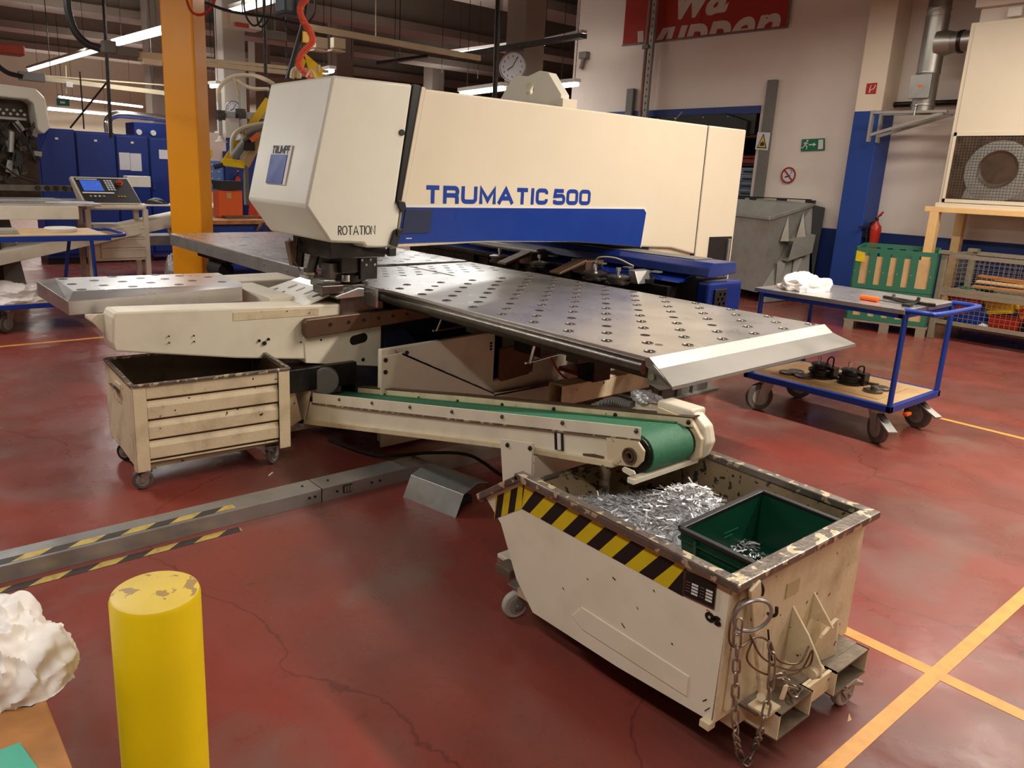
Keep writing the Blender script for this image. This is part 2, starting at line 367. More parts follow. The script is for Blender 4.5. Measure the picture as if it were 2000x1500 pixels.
GLY = {  # wide squared letters: (advance width, strokes)
 'T': (.95, [[(0, 1), (.95, 1)], [(.475, 1), (.475, 0)]]),
 'R': (.95, [[(0, 0), (0, 1)], [(0, 1)]+arc(.73, .76, .22, .24, 90, 0, 4)+arc(.73, .70, .22, .24, 0, -90, 4)+[(0, .46)], [(.6, .46)]+arc(.73, .24, .2, .22, 90, 0, 4)+[(.93, 0)]]),
 'ρ': (.62, [[(0, 0), (0, 1)], [(0, 1)]+arc(.3, .74, .30, .26, 90, -90, 8)+[(0, .48)], [(.25, .48), (.62, 0)]]),
 'U': (1.0, [[(0, 1)]+arc(.24, .24, .24, .24, 180, 270, 4)+arc(.76, .24, .24, .24, 270, 360, 4)+[(1, 1)]]),
 'M': (1.1, [[(0, 0), (0, 1), (.55, .12), (1.1, 1), (1.1, 0)]]),
 'A': (1.05, [[(0, 0), (.525, 1), (1.05, 0)], [(.2, .3), (.85, .3)]]),
 'I': (.0, [[(0, 0), (0, 1)]]),
 'C': (.85, [[(.85, .7)]+arc(.63, .78, .22, .22, 0, 90, 4)+arc(.24, .76, .24, .24, 90, 180, 4)+arc(.24, .24, .24, .24, 180, 270, 4)+arc(.63, .22, .22, .22, 270, 360, 4)+[(.85, .3)]]),
 '5': (.8, [[(.75, 1), (.05, 1), (0, .56), (.55, .6)]+arc(.58, .33, .22, .27, 80, -10, 4)+arc(.58, .2, .22, .2, 0, -90, 3)+[(.2, 0), (0, .06), (0, .24)]]),
 '0': (.8, [rr(.8)+rr(.8)[:1]]), 'P': (.8, [[(0, 0), (0, 1)]+arc(.55, .75, .25, .25, 90, -90, 6)+[(0, .5)]]),
 'F': (.7, [[(.7, 1), (0, 1), (0, 0)], [(0, .52), (.6, .52)]]), 'N': (.85, [[(0, 0), (0, 1), (.85, 0), (.85, 1)]]),
 'O': (1.0, [arc(.5, .5, .5, .5, 90, 450, 20)]), 'G': (.9, [[(.9, .8)]+arc(.5, .5, .5, .5, 40, 360, 16)+[(.55, .5)]]),
 'S': (.7, [arc(.35, .75, .35, .25, 30, 270, 8)+arc(.35, .25, .35, .25, 90, -150, 8)]), ' ': (.25, []), 't': (.6, []),
}
def lettering(mb, txt, o, u, v, n, h, width, hw, gap=.42, thin=False, off=.0015):
    adv = [GLY[c][0] for c in txt]; total = sum(adv)+gap*(len(txt)-1); sx = width/(total*h) ; x = 0
    for c, a in zip(txt, adv):
        for j_, st in enumerate(GLY[c][1]):
            q = [Vector(((x+px)*h*sx, py*(h-2*hw)+hw)) for px, py in st]; q = [a for i, a in enumerate(q) if i == 0 or (a-q[i-1]).length > 1e-5]
            if (q[0]-q[-1]).length > 1e-5:      # square caps on stroke ends
                for e, s_, pt in ((0, 1, st[0]), (-1, -2, st[-1])):
                    if pt[1] in (0, 1) and abs((q[e]-q[s_]).normalized().y) > .5: q[e] = q[e]+(q[e]-q[s_]).normalized()*hw
            ribbon(mb, q, hw, o, u, v, n, off+j_*.0006)
        x += a+gap
def castor(parent, c, R=.06, ang=0, mw='tyre', plate_z=None, wd=.03, brake=False):
    """swivel castor: wheel touches z=0 below c (x,y)."""
    x, y = c; pz = plate_z if plate_z else R*2.3; ca, sa = cos(ang), sin(ang)
    off = R*.45; wx, wy = x+ca*off, y+sa*off; nx, ny = -sa, ca
    f = MB(); f.box(x-R*.7, x+R*.7, y-R*.7, y+R*.7, pz-.008, pz); f.cyl((x, y, pz-.03), (x, y, pz-.008), R*.5, 14)
    for s_ in (-1, 1):
        ox_, oy_ = nx*s_*(wd/2+.006), ny*s_*(wd/2+.006)
        p = [(x+ox_-ca*R*.45, y+oy_-sa*R*.45, pz-.03), (x+ox_+ca*R*.5, y+oy_+sa*R*.5, pz-.03), (wx+ox_+ca*R*.28, wy+oy_+sa*R*.28, R*.75), (wx+ox_-ca*R*.28, wy+oy_-sa*R*.28, R*.75)]
        q = [(a+nx*s_*.004, b+ny*s_*.004, z) for a, b, z in p]
        f.add(p+q, [(0, 1, 2, 3), (7, 6, 5, 4), (0, 4, 5, 1), (1, 5, 6, 2), (2, 6, 7, 3), (3, 7, 4, 0)])
    f.cyl((wx-nx*(wd/2+.015), wy-ny*(wd/2+.015), R), (wx+nx*(wd/2+.015), wy+ny*(wd/2+.015), R), R*.14, 10)
    if brake: f.beam((wx+ca*R*.2, wy+sa*R*.2, R*1.75), (wx+ca*R*1.6, wy+sa*R*1.6, R*1.2), wd*1.6, .012)
    fo = obj('castor', f, 'galv', parent)
    wl = MB(); a = Vector((wx-nx*wd/2, wy-ny*wd/2, R)); b = Vector((wx+nx*wd/2, wy+ny*wd/2, R)); wl.cyl(a, b, R, 24)
    WL[fo.name] = WL[fo.name]
    obj('wheel', wl, mw, fo, bevel=.006, smooth=True)
    h = MB(); h.cyl(a-(b-a)*.08, b+(b-a)*.08, R*.62, 18); obj('hub', h, 'galvm', fo)
    return fo
def crumple(c, sx, sy, sz, seed=0, n=44, k=.35):
    mb = MB(); c = Vector(c); vs = []; fs = []
    for i in range(n+1):
        for j in range(2*n):
            t = pi*.5*i/n*1.04; f = pi*j/n; p = Vector((sin(t)*cos(f), sin(t)*sin(f), cos(t)))
            q = p*1.7+Vector((seed, seed*2, 0))
            r1 = abs(noise.noise(q*1.2)); r2_ = abs(noise.noise(q*2.7+Vector((5, 1, 2)))); r3 = abs(noise.noise(q*6+Vector((1, 7, 3))))
            r = 1+k*(.9*noise.noise(q*.7)+.55*(1-3.2*r1)*.5+.30*(1-3*r2_)*.5)
            vs.append(c+Vector((p.x*r*sx, p.y*r*sy, max(0, p.z*r*sz) if i < n else 0)))
    for i in range(n):
        for j in range(2*n): fs.append((i*2*n+j, (i+1)*2*n+j, (i+1)*2*n+(j+1) % (2*n), i*2*n+(j+1) % (2*n)))
    mb.add(vs, fs); return mb
def hazard(mb_y, mb_k, o, u, v, n, length, width, pitch, slant, off=.001, swap=False):
    """strip of width along v, length along u; alternate slanted stripes."""
    o, u, v, n = map(Vector, (o, u, v, n)); k = 0; x = -slant if slant > 0 else 0
    while x < length + abs(slant):
        p = [(x, 0), (x+pitch/2, 0), (x+pitch/2+slant, width), (x+slant, width)]
        p = [(min(max(a, 0), length), b) for a, b in p]
        if max(q[0] for q in p)-min(q[0] for q in p) > .001 and len({tuple(q) for q in p}) > 2:
            mb = (mb_y, mb_k)[(k+swap) % 2]; mb.quad(*[o+u*a+v*b+n*off for a, b in p])
        x += pitch/2; k += 1
# ---------------------------------------------------------------- setting
struct('floor', MB().box(-8, 26, -5, 32, -.1, 0), 'floor')
FL = bpy.data.objects['floor']
def roof():
    mb = MB(); x = -8; vs = []
    while x < 26:
        vs += [(x, 6.0), (x+.11, 6.0), (x+.14, 5.9), (x+.24, 5.9), (x+.27, 6.0)]; x += .3
    n = len(vs); mb.add([(a, -5, z) for a, z in vs]+[(a, 32, z) for a, z in vs], [(i, i+1, n+i+1, n+i) for i in range(n-1)])
    return mb
struct('ceiling', roof(), 'roof')
for k, yb in enumerate((3.2, 8.2, 12.2, 16.4, 20.6, 24.8, 29.0)):
    b = MB(); x0, x1 = -8, 26
    if yb < 11: x1 = 11
    b.box(x0, x1, yb, yb+.35, 4.95, 5.9); b.box(x0, x1, yb-.25, yb+.6, 4.8, 4.98); b.box(x0, x1, yb-.2, yb+.55, 5.7, 5.9)
    struct('trim_%d' % (k+1), b, 'conc')
wr = two_tone('right_wall_paint', (233, 221, 210), (16, 46, 108), 1.045, .6)
b = MB(); b.box(11, 11.3, -5, 6.84, 0, 6); b.box(11, 11.3, 6.84, 10.2, 2.76, 6); b.box(11, 11.3, 10.2, 10.85, 0, 6)
struct('wall_right', b, wr)
struct('wall_back', MB().box(-8, 26, 32, 32.3, 0, 6), 'hallwall')
struct('wall_left', MB().box(-8.3, -8, -5, 32, 0, 6), 'hallwall')
struct('wall_far_right', MB().box(26, 26.3, 10.85, 32, 0, 6), 'hallwall')
struct('wall_front', MB().box(-8, 11, -5.3, -5, 0, 6), 'hallwall')
# store room seen through the opening, its gloom put into the wall colour
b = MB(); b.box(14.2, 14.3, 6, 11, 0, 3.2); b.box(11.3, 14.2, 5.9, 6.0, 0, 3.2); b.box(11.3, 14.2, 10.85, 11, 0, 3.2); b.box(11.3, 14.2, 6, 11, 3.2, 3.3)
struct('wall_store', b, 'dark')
struct('trim_8', MB().box(10.97, 11.32, 6.84, 10.2, 2.66, 2.77), 'bluecab')
struct('trim_9', MB().box(10.99, 11.2, 6.9, 10.2, 2.36, 2.66), 'black')
colp = two_tone('right_column_paint', (230, 214, 192), (24, 62, 140), 2.60, .5)
struct('wall_column', MB().box(10.6, 11.0, 4.87, 5.22, 0, 6), colp, bevel=.015)
def hallcol(c, wdt, m='conc', z=6.0):
    b = MB(); x, y = c[0], c[1]; b.box(x-wdt/2, x+wdt/2, y-wdt/2, y+wdt/2, 0, z); return b
struct('column_1', hallcol((8.358,9.294,3.429), .42), 'conc', bevel=.02)
struct('column_2', hallcol((9.766,17.454,4.310), .46), 'conc', bevel=.02)
struct('column_3', hallcol((6.250,20.048,3.183), .46), 'conc', bevel=.02)
c4 = two_tone('left_column_paint', (190, 184, 172), (16, 46, 118), 2.05, .6)
struct('column_4', hallcol((5.826,14.471,2.686), .42), c4, bevel=.02)
struct('column_5', hallcol((10.499,23.786,5.533), .5), 'conc', bevel=.02)
struct('column_6', hallcol((15.754,21.927,6.055), .5), 'conc', bevel=.02)
# floor markings (painted lines and tapes, 1 mm thick pieces of the floor)
def fline(pts, m, z=.0012):
    mb = MB(); mb.add([(*p, 0) for p in pts]+[(*p, z) for p in pts], [(3, 2, 1, 0), (4, 5, 6, 7)]+[(i, (i+1) % 4, 4+(i+1) % 4, 4+i) for i in range(4)])
    return obj('painted_line', mb, m, FL)
fline([(2.71, -3), (2.765, -3), (2.765, 2.6), (2.705, 2.6)], 'tapey')
fline([(1.1, .742), (9.0, .742), (9.0, .79), (1.1, .79)], 'tapey', .0016)
fline([(6.07, -1.5), (6.115, -1.5), (6.115, 5.2), (6.07, 5.2)], 'tapey')
fline([(-2, 7.46), (2.6, 7.46), (2.6, 7.515), (-2, 7.515)], 'tapey')
y_, k_ = MB(), MB()
hazard(y_, k_, (-.4, 3.085, 0), (1, 0, 0), (0, 1, 0), (0, 0, 1), 1.63, .045, .21, .06, .0015)
obj('hazard_tape', y_, 'hazyw', FL); obj('hazard_tape', k_, 'hazkw', FL)

# ---------------------------------------------------------------- cable channel on the floor
cc = thing('cable_channel', 'long galvanised cable channel on the red floor with worn hazard tape at its left', 'cable channel', (1.3, 3.15, 0))
for x0, x1 in ((-1.2, 1.665), (1.67, 2.84)):
    b = MB(); b.box(x0, x1, 3.165, 3.168, 0, .07); b.box(x0, x1, 3.30, 3.303, 0, .07); b.box(x0, x1, 3.165, 3.303, .068, .072)
    obj('channel_cover', b, 'galv', cc, bevel=.002)
y_, k_ = MB(), MB()
hazard(y_, k_, (-.6, 3.18, .0725), (1, 0, 0), (0, 1, 0), (0, 0, 1), 1.84, .045, .2, .06, .0005)
obj('hazard_tape', y_, 'hazyw', cc); obj('hazard_tape', k_, 'hazkw', cc)
b = MB()
for x in (1.60, 1.63, 1.75, 1.95, 2.0): b.cyl((x, 3.166, .04), (x, 3.16, .04), .006, 8)
for x in (1.6, 1.74): b.cyl((x, 3.24, .07), (x, 3.24, .077), .006, 8)
obj('screws', b, 'iron', cc)
b = MB().box(1.785, 1.835, 3.160, 3.166, .022, .062); ob = obj('slot_plate', b, 'iron', cc)
for k in range(3): obj('slot_bar', MB().box(1.79+.016*k, 1.80+.016*k, 3.156, 3.160, .026, .058), 'galv', cc)

# ---------------------------------------------------------------- punching machine
T = thing('punching_machine', 'large cream sheet metal punching machine with a blue stripe and steel work tables', 'machine', (3.2, 4.2, 0))
Y0, Y1 = 3.88, 4.66
def P(name, mb, m, parent=T, **k): return obj(name, mb, m, parent, **k)
# upper arm and rear column
arm = MB().prism([(2.722, 2.066), (5.515, 2.052), (5.515, 1.02), (5.2, 1.08), (4.78, 1.10), (4.1, 1.15), (3.3, 1.17), (2.548, 1.152), (2.59, 1.40)], 'y', Y0, Y1)
ah = P('arm_housing', arm, 'cream_clean', bevel=.012)
P('rear_cover', MB().prism([(5.532, 2.052), (6.06, 2.052), (6.06, 0.02), (5.532, .02)], 'y', Y0, Y1), 'cream_clean', bevel=.01)
P('rear_column', MB().box(4.95, 5.51, Y0+.03, Y1-.03, .02, 1.1), 'cream_clean', bevel=.01)
P('seam_filler', MB().box(5.505, 5.54, Y0+.01, Y1-.01, .05, 2.04), 'black')
P('arm_rib', MB().prism([(2.697, 2.075), (2.722, 2.07), (2.59, 1.395), (2.565, 1.40)], 'y', Y0-.012, Y1), 'cream_clean', bevel=.003)
# blue stripe
sp = [(2.592, 1.388), (4.80, 1.388), (4.83, 1.36), (4.80, 1.10), (4.1, 1.155), (3.3, 1.178), (2.555, 1.176)]
P('blue_stripe', MB().prism(sp, 'y', Y0-.006, Y0+.002), 'blue')
P('stripe_border', MB().prism([(2.592, 1.400), (4.812, 1.400), (4.842, 1.365), (4.812, 1.095), (4.79, 1.1), (4.1, 1.16), (2.6, 1.2)], 'y', Y0-.003, Y0+.001), 'white')
wn = P('vent_window', MB().prism([(2.60, 1.378), (2.790, 1.378), (2.80, 1.37), (2.782, 1.245), (2.77, 1.235), (2.575, 1.235)], 'y', Y0-.012, Y0-.004), 'navy', bevel=.003)
P('small_plate', MB().box(2.61, 2.65, Y0-.009, Y0-.005, 1.203, 1.208), 'white')
t = MB(); lettering(t, 'TRUMATIC', (2.754, Y0, 1.412), (1, 0, 0), (0, 0, 1), (0, -1, 0), .108, 1.005, .0135, gap=.44); 
lettering(t, '500', (3.838, Y0, 1.412), (1, 0, 0), (0, 0, 1), (0, -1, 0), .108, .345, .0135, gap=.34)
P('lettering', t, 'inkblue')
P('dark_hatch', MB().box(5.70, 6.02, Y0-.012, Y0, .45, 1.16), 'black', bevel=.002)
P('hatch_handle', MB().box(5.955, 5.985, Y0-.03, Y0-.01, .72, 1.14), 'galv', bevel=.004)
# lifting lug
lug = MB(); X = 3.88
out = [(4.26, 2.055), (4.26, 2.10), (4.12, 2.262), (3.98, 2.245), (3.87, 2.272), (3.79, 2.255), (3.66, 2.115), (3.66, 2.055)]
out = [(y*1.072, 1.6+(z-1.6)*1.072-.012) for y, z in out]
n = 20; hc = (3.96*1.072, 1.6+.565*1.072-.012); hr = .045
# plate with a round hole: bridge outline ring to hole ring by quads
def rayhit(a):
    d = Vector((cos(a), sin(a))); best = None
    for i in range(len(out)):
        p, q = Vector(out[i])-Vector(hc), Vector(out[(i+1) % len(out)])-Vector(hc); e = q-p; den = d.x*e.y-d.y*e.x
        if abs(den) < 1e-9: continue
        tt = (p.x*e.y-p.y*e.x)/den; ss = (p.x*d.y-p.y*d.x)/den
        if tt > 0 and -1e-6 <= ss <= 1+1e-6 and (best is None or tt < best): best = tt
    return (hc[0]+d.x*best, hc[1]+d.y*best)
angs = sorted([2*pi*i/40 for i in range(40)]+[atan2(p[1]-hc[1], p[0]-hc[0]) % (2*pi) for p in out])
O_ = [rayhit(a) for a in angs]; I_ = [(hc[0]+hr*cos(a), hc[1]+hr*sin(a)) for a in angs]; n = len(angs)
vs = [(X, *p) for p in O_]+[(X, *p) for p in I_]+[(X+.075, *p) for p in O_]+[(X+.075, *p) for p in I_]; fs = []
for i in range(n):
    j = (i+1) % n; fs += [(i, j, n+j, n+i), (2*n+i, 3*n+i, 3*n+j, 2*n+j), (i, 2*n+i, 2*n+j, j), (n+i, n+j, 3*n+j, 3*n+i)]
lug.add(vs, fs); P('lifting_lug', lug, 'head')
P('lug_foot', MB().box(3.86, 4.0, 3.885, 3.94, 2.05, 2.115), 'cream_clean', bevel=.004)
# head cover
hp = [(2.125, 2.078), (2.64, 2.082), (2.537, 1.417), (2.575, 1.40), (2.539, 1.151), (2.338, 1.156), (2.321, 1.18), (2.106, 1.191), (1.958, 1.39)]
P('head_cover', MB().prism(hp, 'y', Y0, 4.66), 'head', bevel=.022, smooth=True)
P('door_seal', MB().prism([(2.642, 2.085), (2.694, 2.08), (2.59, 1.40), (2.54, 1.415)], 'y', Y0-.004, 4.64), 'black', bevel=.004)
P('seal_end', MB().prism([(2.54, 1.43), (2.59, 1.42), (2.60, 1.385), (2.575, 1.362), (2.55, 1.385)], 'y', Y0-.022, Y0), 'black', bevel=.004)
P('cover_screw', MB().cyl((2.568, Y0-.008, 1.811), (2.568, Y0+.002, 1.811), .018, 16), 'black')
P('hinge_arm', MB().beam((2.515, Y0-.012, 1.165), (2.545, Y0-.012, 1.25), .05, .022, (0, 1, 0)).beam((2.36, Y0+.08, 1.15), (2.50, Y0-.01, 1.125), .03, .03).cbox((2.505, Y0-.012, 1.13), (.05, .03, .05)).cbox((2.548, Y0-.02, 1.245), (.035, .03, .04)), 'black', bevel=.004)
t = MB(); lettering(t, 'ρOTATION', (2.158, Y0, 1.232), (1, 0, 0), (0, 0, 1), (0, -1, 0), .052, .238, .0027, gap=.24)
P('lettering', t, 'ink')
# badge on the slanted front of the head
fo = Vector((1.982, 4.426, 1.490)); fu = Vector((0, -1, 0)); fv = (Vector((2.034, 0, 1.712))-Vector((1.982, 0, 1.490))).normalized(); fn = Vector((-fv.z, 0, fv.x))
bd = P('badge', MB().plate(fo, fu, fv, fn, [(0, 0), (.256, 0), (.256, .228), (0, .228)], .008), 'white', bevel=.002)
P('badge_panel', MB().plate(fo+fn*.008, fu, fv, fn, [(.006, .004), (.222, .004), (.222, .172), (.006, .172)], .004), 'blue', parent=bd)
t = MB(); lettering(t, 'TρUMPF', fo+fu*.012+fv*.178, fu, fv, fn, .046, .225, .0052, gap=.35, off=.0095)
P('lettering', t, 'ink', parent=bd)
# punch tool under the head
pt = P('punch_head', MB().box(2.18, 2.56, 4.02, 4.5, 1.08, 1.19).box(2.3, 2.46, 4.1, 4.4, .98, 1.1), 'iron', bevel=.006)
b = MB(); b.cyl((2.40, 4.22, .915), (2.40, 4.22, 1.1), .10, 20); b.cyl((2.40, 4.22, .93), (2.40, 4.22, .965), .13, 20); P('punch_tool', b, 'iron', parent=pt, smooth=True)
P('air_cylinder', MB().cyl((2.18, 4.42, .99), (2.2, 4.42, 1.17), .028, 12), 'iron', parent=pt); P('air_cylinder', MB().cyl((2.23, 4.36, .96), (2.26, 4.34, 1.1), .03, 12), 'irong', parent=pt); P('tool_clamp', MB().cbox((2.29, 4.2, .99), (.09, .1, .1)), 'irong', parent=pt, bevel=.004); P('tool_clamp', MB().cbox((2.48, 4.12, 1.02), (.12, .08, .16)), 'iron', parent=pt, bevel=.004)
for k in range(4): P('bolt', MB().cyl((2.43+.03*k, 4.075, 1.06-.03*(k%2)), (2.43+.03*k, 4.08, 1.06-.03*(k%2)), .008, 8), 'galv', parent=pt)
b = MB(); b.beam((2.13, 4.44, 1.15), (2.16, 4.44, 1.0), .05, .05); P('bronze_slide', b, 'brown', parent=pt, bevel=.004)
P('clamp_disc', MB().cyl((2.2, 4.3, .955), (2.2, 4.3, .972), .045, 18), 'chrome', parent=pt); P('clamp_disc', MB().cyl((2.34, 4.12, .93), (2.34, 4.12, .97), .03, 14), 'chrome', parent=pt); P('stripper_plate', MB().cbox((2.28, 4.35, .935), (.2, .12, .02)), 'chrome', parent=pt, bevel=.002)
b = MB(); b.tube(curve_pts([(2.1, 4.38, 1.17), (2.11, 4.38, 1.08), (2.16, 4.36, .97)]), .004, 6); P('sensor_wire', b, 'brown', parent=pt)
# die block, ramp with oval slots
P('die_block', MB().box(2.26, 2.56, 4.03, 4.46, .70, .88), 'irong', bevel=.008)
P('die_ring', MB().cyl((2.40, 4.22, .86), (2.40, 4.22, .912), .14, 28).cbox((2.2, 4.08, .90), (.14, .12, .05)), 'irong', bevel=.004)
P('die_cover', MB().prism([(2.20, .862), (2.36, .905), (2.40, .90), (2.40, .85), (2.22, .845)], 'y', 4.0, 4.66), 'steel', bevel=.004)
P('die_shoe', MB().cbox((2.27, 4.24, .915), (.13, .17, .05)), 'steelb', bevel=.008)
ro, ru = Vector((1.98, 4.06, .785)), Vector((0, 1, 0)); rv = Vector((.26, 0, .08)).normalized(); rn = Vector((-rv.z, 0, rv.x))
rp = P('slotted_ramp', MB().plate(ro, ru, rv, rn, [(0, 0), (.62, 0), (.58, .27), (.02, .27)], .012), 'head', bevel=.002)
for a, q in ((.08, .19), (.20, .195), (.32, .20), (.44, .205), (.40, .10), (.52, .11)):
    P('ramp_slot', MB().plate(ro, ru, rv, rn, [(a+.015*cos(i*pi/8), q+.034*sin(i*pi/8)) for i in range(16)], .0145), 'irong', parent=rp)
# lower C frame (near arm of the machine frame)
yb = 4.05
cf = P('lower_frame', MB().prism([(.985, .825), (1.0, .855), (2.42, .80), (2.42, .44), (1.62, .545), (.985, .655), (.975, .70)], 'y', yb, 4.24), 'cream', bevel=.01)
P('frame_top_strip', MB().box(1.0, 2.2, yb-.002, yb+.10, .838, .845), 'worn', parent=cf) if False else None
P('frame_side_plate', MB().prism([(2.015, .70), (2.55, .73), (2.55, .385), (2.03, .47)], 'y', yb-.008, yb+.1), 'cream', bevel=.004, parent=cf)
P('label_strip', MB().prism([(1.60, .806), (2.12, .792), (2.12, .752), (1.60, .760)], 'y', yb-.003, yb), 'worn', parent=cf)
b = MB(); sl = [(2.40, .585), (2.47, .592)]; b.prism([(2.355+.03*cos(a*pi/8), .575+.03*sin(a*pi/8)) for a in range(4, 13)]+[(2.42+.03*cos(a*pi/8), .585+.03*sin(a*pi/8)) for a in range(-4, 5)], 'y', yb-.0095, yb-.007); P('slot_hole', b, 'dark', parent=cf)
for x, z, r in ((1.745, .635, .008), (1.80, .638, .008), (1.775, .617, .012), (1.25, .71, .004), (1.38, .70, .004), (1.25, .675, .004), (1.38, .668, .004), (2.0, .60, .004), (2.13, .60, .006), (2.46, .645, .006), (2.42, .445, .012)):
    P('bolt_hole', MB().cyl((x, yb-.0105, z), (x, yb-.003, z), r, 12), 'dark', parent=cf)
P('brown_rail', MB().prism([(2.0, .655), (2.015, .63), (2.9, .678), (2.9, .765), (2.015, .742), (2.0, .72)], 'y', yb-.06, yb-.01), 'brown', bevel=.006)
for k in range(7): P('rail_bolt', MB().cyl((2.165+.06*(k > 0)+.105*max(0, k-.4), yb-.064, .70+.0035*k), (2.165+.06*(k > 0)+.105*max(0, k-.4), yb-.058, .70+.0035*k), .011, 12), 'iron')
P('frame_back_arm', MB().box(1.1, 2.4, 4.86, 5.2, .62, .85), 'cream', bevel=.01)
P('frame_end_plate', MB().box(1.9, 2.06, 4.24, 4.86, .74, .84), 'cream', bevel=.004)
P('frame_bracket', MB().prism([(.90, .82), (1.02, .82), (1.02, .66)], 'y', 4.22, 4.24), 'cream')
# body panels below the right table
yp = 3.7
P('base_body', MB().prism([(2.338, .585), (3.205, .611), (3.205, .28), (3.56, .30), (3.56, .46), (4.7, .52), (4.7, .02), (2.338, .02)], 'y', yp, yp+.04), 'cream', bevel=.006)
P('base_block', MB().box(2.60, 4.3, 4.08, 4.62, .02, .80), mat('shadowed_navy', (12, 20, 44), .7, var=.2), bevel=.01)  # navy block, shade of the dark void put into its colour
P('brown_plate', MB().prism([(3.235, .50), (3.235, .30), (3.265, .272), (3.50, .292), (3.54, .32), (3.55, .50)], 'y', yp-.02, yp), 'brownwin', bevel=.005)
P('drive_unit', MB().box(3.28, 3.62, 3.35, 3.6, .50, .76).box(3.62, 3.95, 3.3, 3.5, .56, .70), 'iron', bevel=.006)
P('side_box', MB().prism([(3.6, .38), (4.62, .38), (4.62, .56), (4.25, .60), (3.9, .5), (3.6, .46)], 'y', yp+.05, 4.2), 'cream', bevel=.006)
ys = 3.62
sk = P('front_skirt', MB().prism([(2.29, .565), (2.43, .575), (3.15, .225), (3.82, .205), (3.82, .02), (2.29, .02)], 'y', ys, ys+.012), 'cream_clean', bevel=.002)
P('skirt_flange', MB().prism([(2.43, .575), (3.15, .229), (3.15, .217), (2.43, .563)], 'y', ys, ys+.085), 'grey', parent=sk)
P('skirt_flange', MB().box(3.15, 3.82, ys, ys+.05, .205, .215), 'grey', parent=sk)
for x, z in ((2.315, .545), (2.315, .475), (2.46, .572)): P('bolt', MB().cyl((x, ys-.006, z), (x, ys+.002, z), .013, 12), 'iron', parent=sk)
for k in range(6):
    a = .12+k*.14; x = 2.43+.72*a; z = .575-.346*a
    P('flange_slot', MB().prism([(x, z+.003), (x+.055, z-.0235), (x+.055, z-.0245), (x, z+.002)], 'y', ys+.035, ys+.045), 'dark', parent=sk)
for z in (.50, .52, .54): P('bolt', MB().cyl((3.17, yp-.006, z), (3.17, yp, z), .008, 10), 'dark')
P('rust_bracket', MB().cbox((3.88, 3.46, .42), (.16, .16, .15)).cbox((3.8, 3.46, .345), (.3, .18, .03)), mat('rusty_brown', (150, 58, 28), .5, .2, var=.25, scale=12), bevel=.006)
# square tube sticking out below the table
b = MB(); q = [(3.30, .10), (3.30, .235), (3.42, .235), (3.42, .10)]
P('square_beam', MB().box(3.38, 4.25, 3.24, 3.36, .20, .205).box(3.38, 4.25, 3.24, 3.36, .325, .33).box(3.38, 4.25, 3.24, 3.245, .2, .33).box(3.38, 4.25, 3.355, 3.36, .2, .33), 'worn', bevel=.002)
P('floor_plate', MB().box(3.75, 4.35, 3.05, 3.5, .0, .02), 'galvm')
P('support_pedestal', MB().box(4.52, 5.20, 3.40, 3.75, .02, .62).box(4.42, 5.3, 3.36, 3.8, 0, .02), 'grey', bevel=.004)
for k in range(3): P('pedestal_rib', MB().box(4.58+.19*k, 4.595+.19*k, 3.37, 3.40, .02, .60), 'grey')
P('support_pedestal', MB().box(4.0, 4.4, 2.3, 3.7, .62, .72), 'iron', bevel=.004)
P('table_carrier', MB().box(2.7, 3.9, 2.5, 2.58, .72, .84), 'iron', bevel=.003); P('table_carrier', MB().box(2.7, 3.9, 3.3, 3.38, .72, .84), 'iron', bevel=.003)
P('table_leg', MB().box(3.62, 3.78, 3.2, 3.34, .33, .74), 'iron', bevel=.004)
P('coral_cable', MB().tube(curve_pts([(3.6, 3.6, .5), (3.62, 3.58, .4), (3.68, 3.55, .3), (3.75, 3.5, .24)]), .007, 8), 'coil')
# gear under the lower frame
b = MB(); b.cbox((2.1, 4.15, .38), (.5, .3, .14)); b.cbox((1.95, 4.1, .25), (.06, .06, .3)); b.cbox((2.35, 4.2, .2), (.1, .2, .36)); b.beam((1.75, 4.1, .3), (2.05, 4.05, .42), .02, .02); P('chute_gear', b, 'iron', bevel=.004)
P('motor_disc', MB().cyl((2.12, 3.98, .36), (2.18, 4.1, .36), .085, 24), 'grey', bevel=.01)
P('chute_plate', MB().prism([(1.75, .3), (1.9, .42), (1.98, .25), (1.9, .08), (1.72, .08)], 'y', 4.08, 4.10), 'worn')
P('hand_lever', MB().cyl((2.62, 3.55, .70), (2.62, 3.5, .79), .006, 8).cyl((2.6, 3.56, .70), (2.9, 3.56, .71), .006, 8).sphere((2.62, 3.5, .79), .012, 6), 'chrome')
P('hand_lever', MB().cyl((2.62, 2.75, .68), (2.62, 2.72, .79), .007, 8).cyl((2.6, 2.76, .68), (2.9, 2.8, .69), .006, 8).sphere((2.62, 2.72, .79), .014, 6), 'chrome')
# ---- work tables (steel plates with ball inserts)
def tablet(name, poly, t0=.875, t1=.9, m='steel'): return P(name, MB().prism(poly, 'z', t0, t1), m, bevel=.002)
tr = tablet('right_table', [(2.50, 1.905), (3.96, 1.945), (3.97, 4.24), (3.2, 4.26), (2.62, 4.30), (2.44, 4.18), (2.50, 3.86)])
P('edge_roller', MB().cyl((2.505, 1.94, .853), (2.495, 4.0, .853), .032, 24), 'irong', parent=tr, smooth=True)
P('edge_strip', MB().box(2.535, 2.55, 1.92, 3.9, .80, .875), 'iron', parent=tr)
P('corner_plate', MB().add([(2.41, 4.33, .9), (2.44, 3.93, .9), (2.44, 3.93, .79), (2.41, 4.33, .80), (2.425, 4.33, .9), (2.455, 3.93, .9), (2.455, 3.93, .79), (2.425, 4.33, .80)], [(0, 1, 2, 3), (7, 6, 5, 4), (0, 4, 5, 1), (1, 5, 6, 2), (2, 6, 7, 3), (3, 7, 4, 0)]), 'steel', parent=tr)
lip = MB()
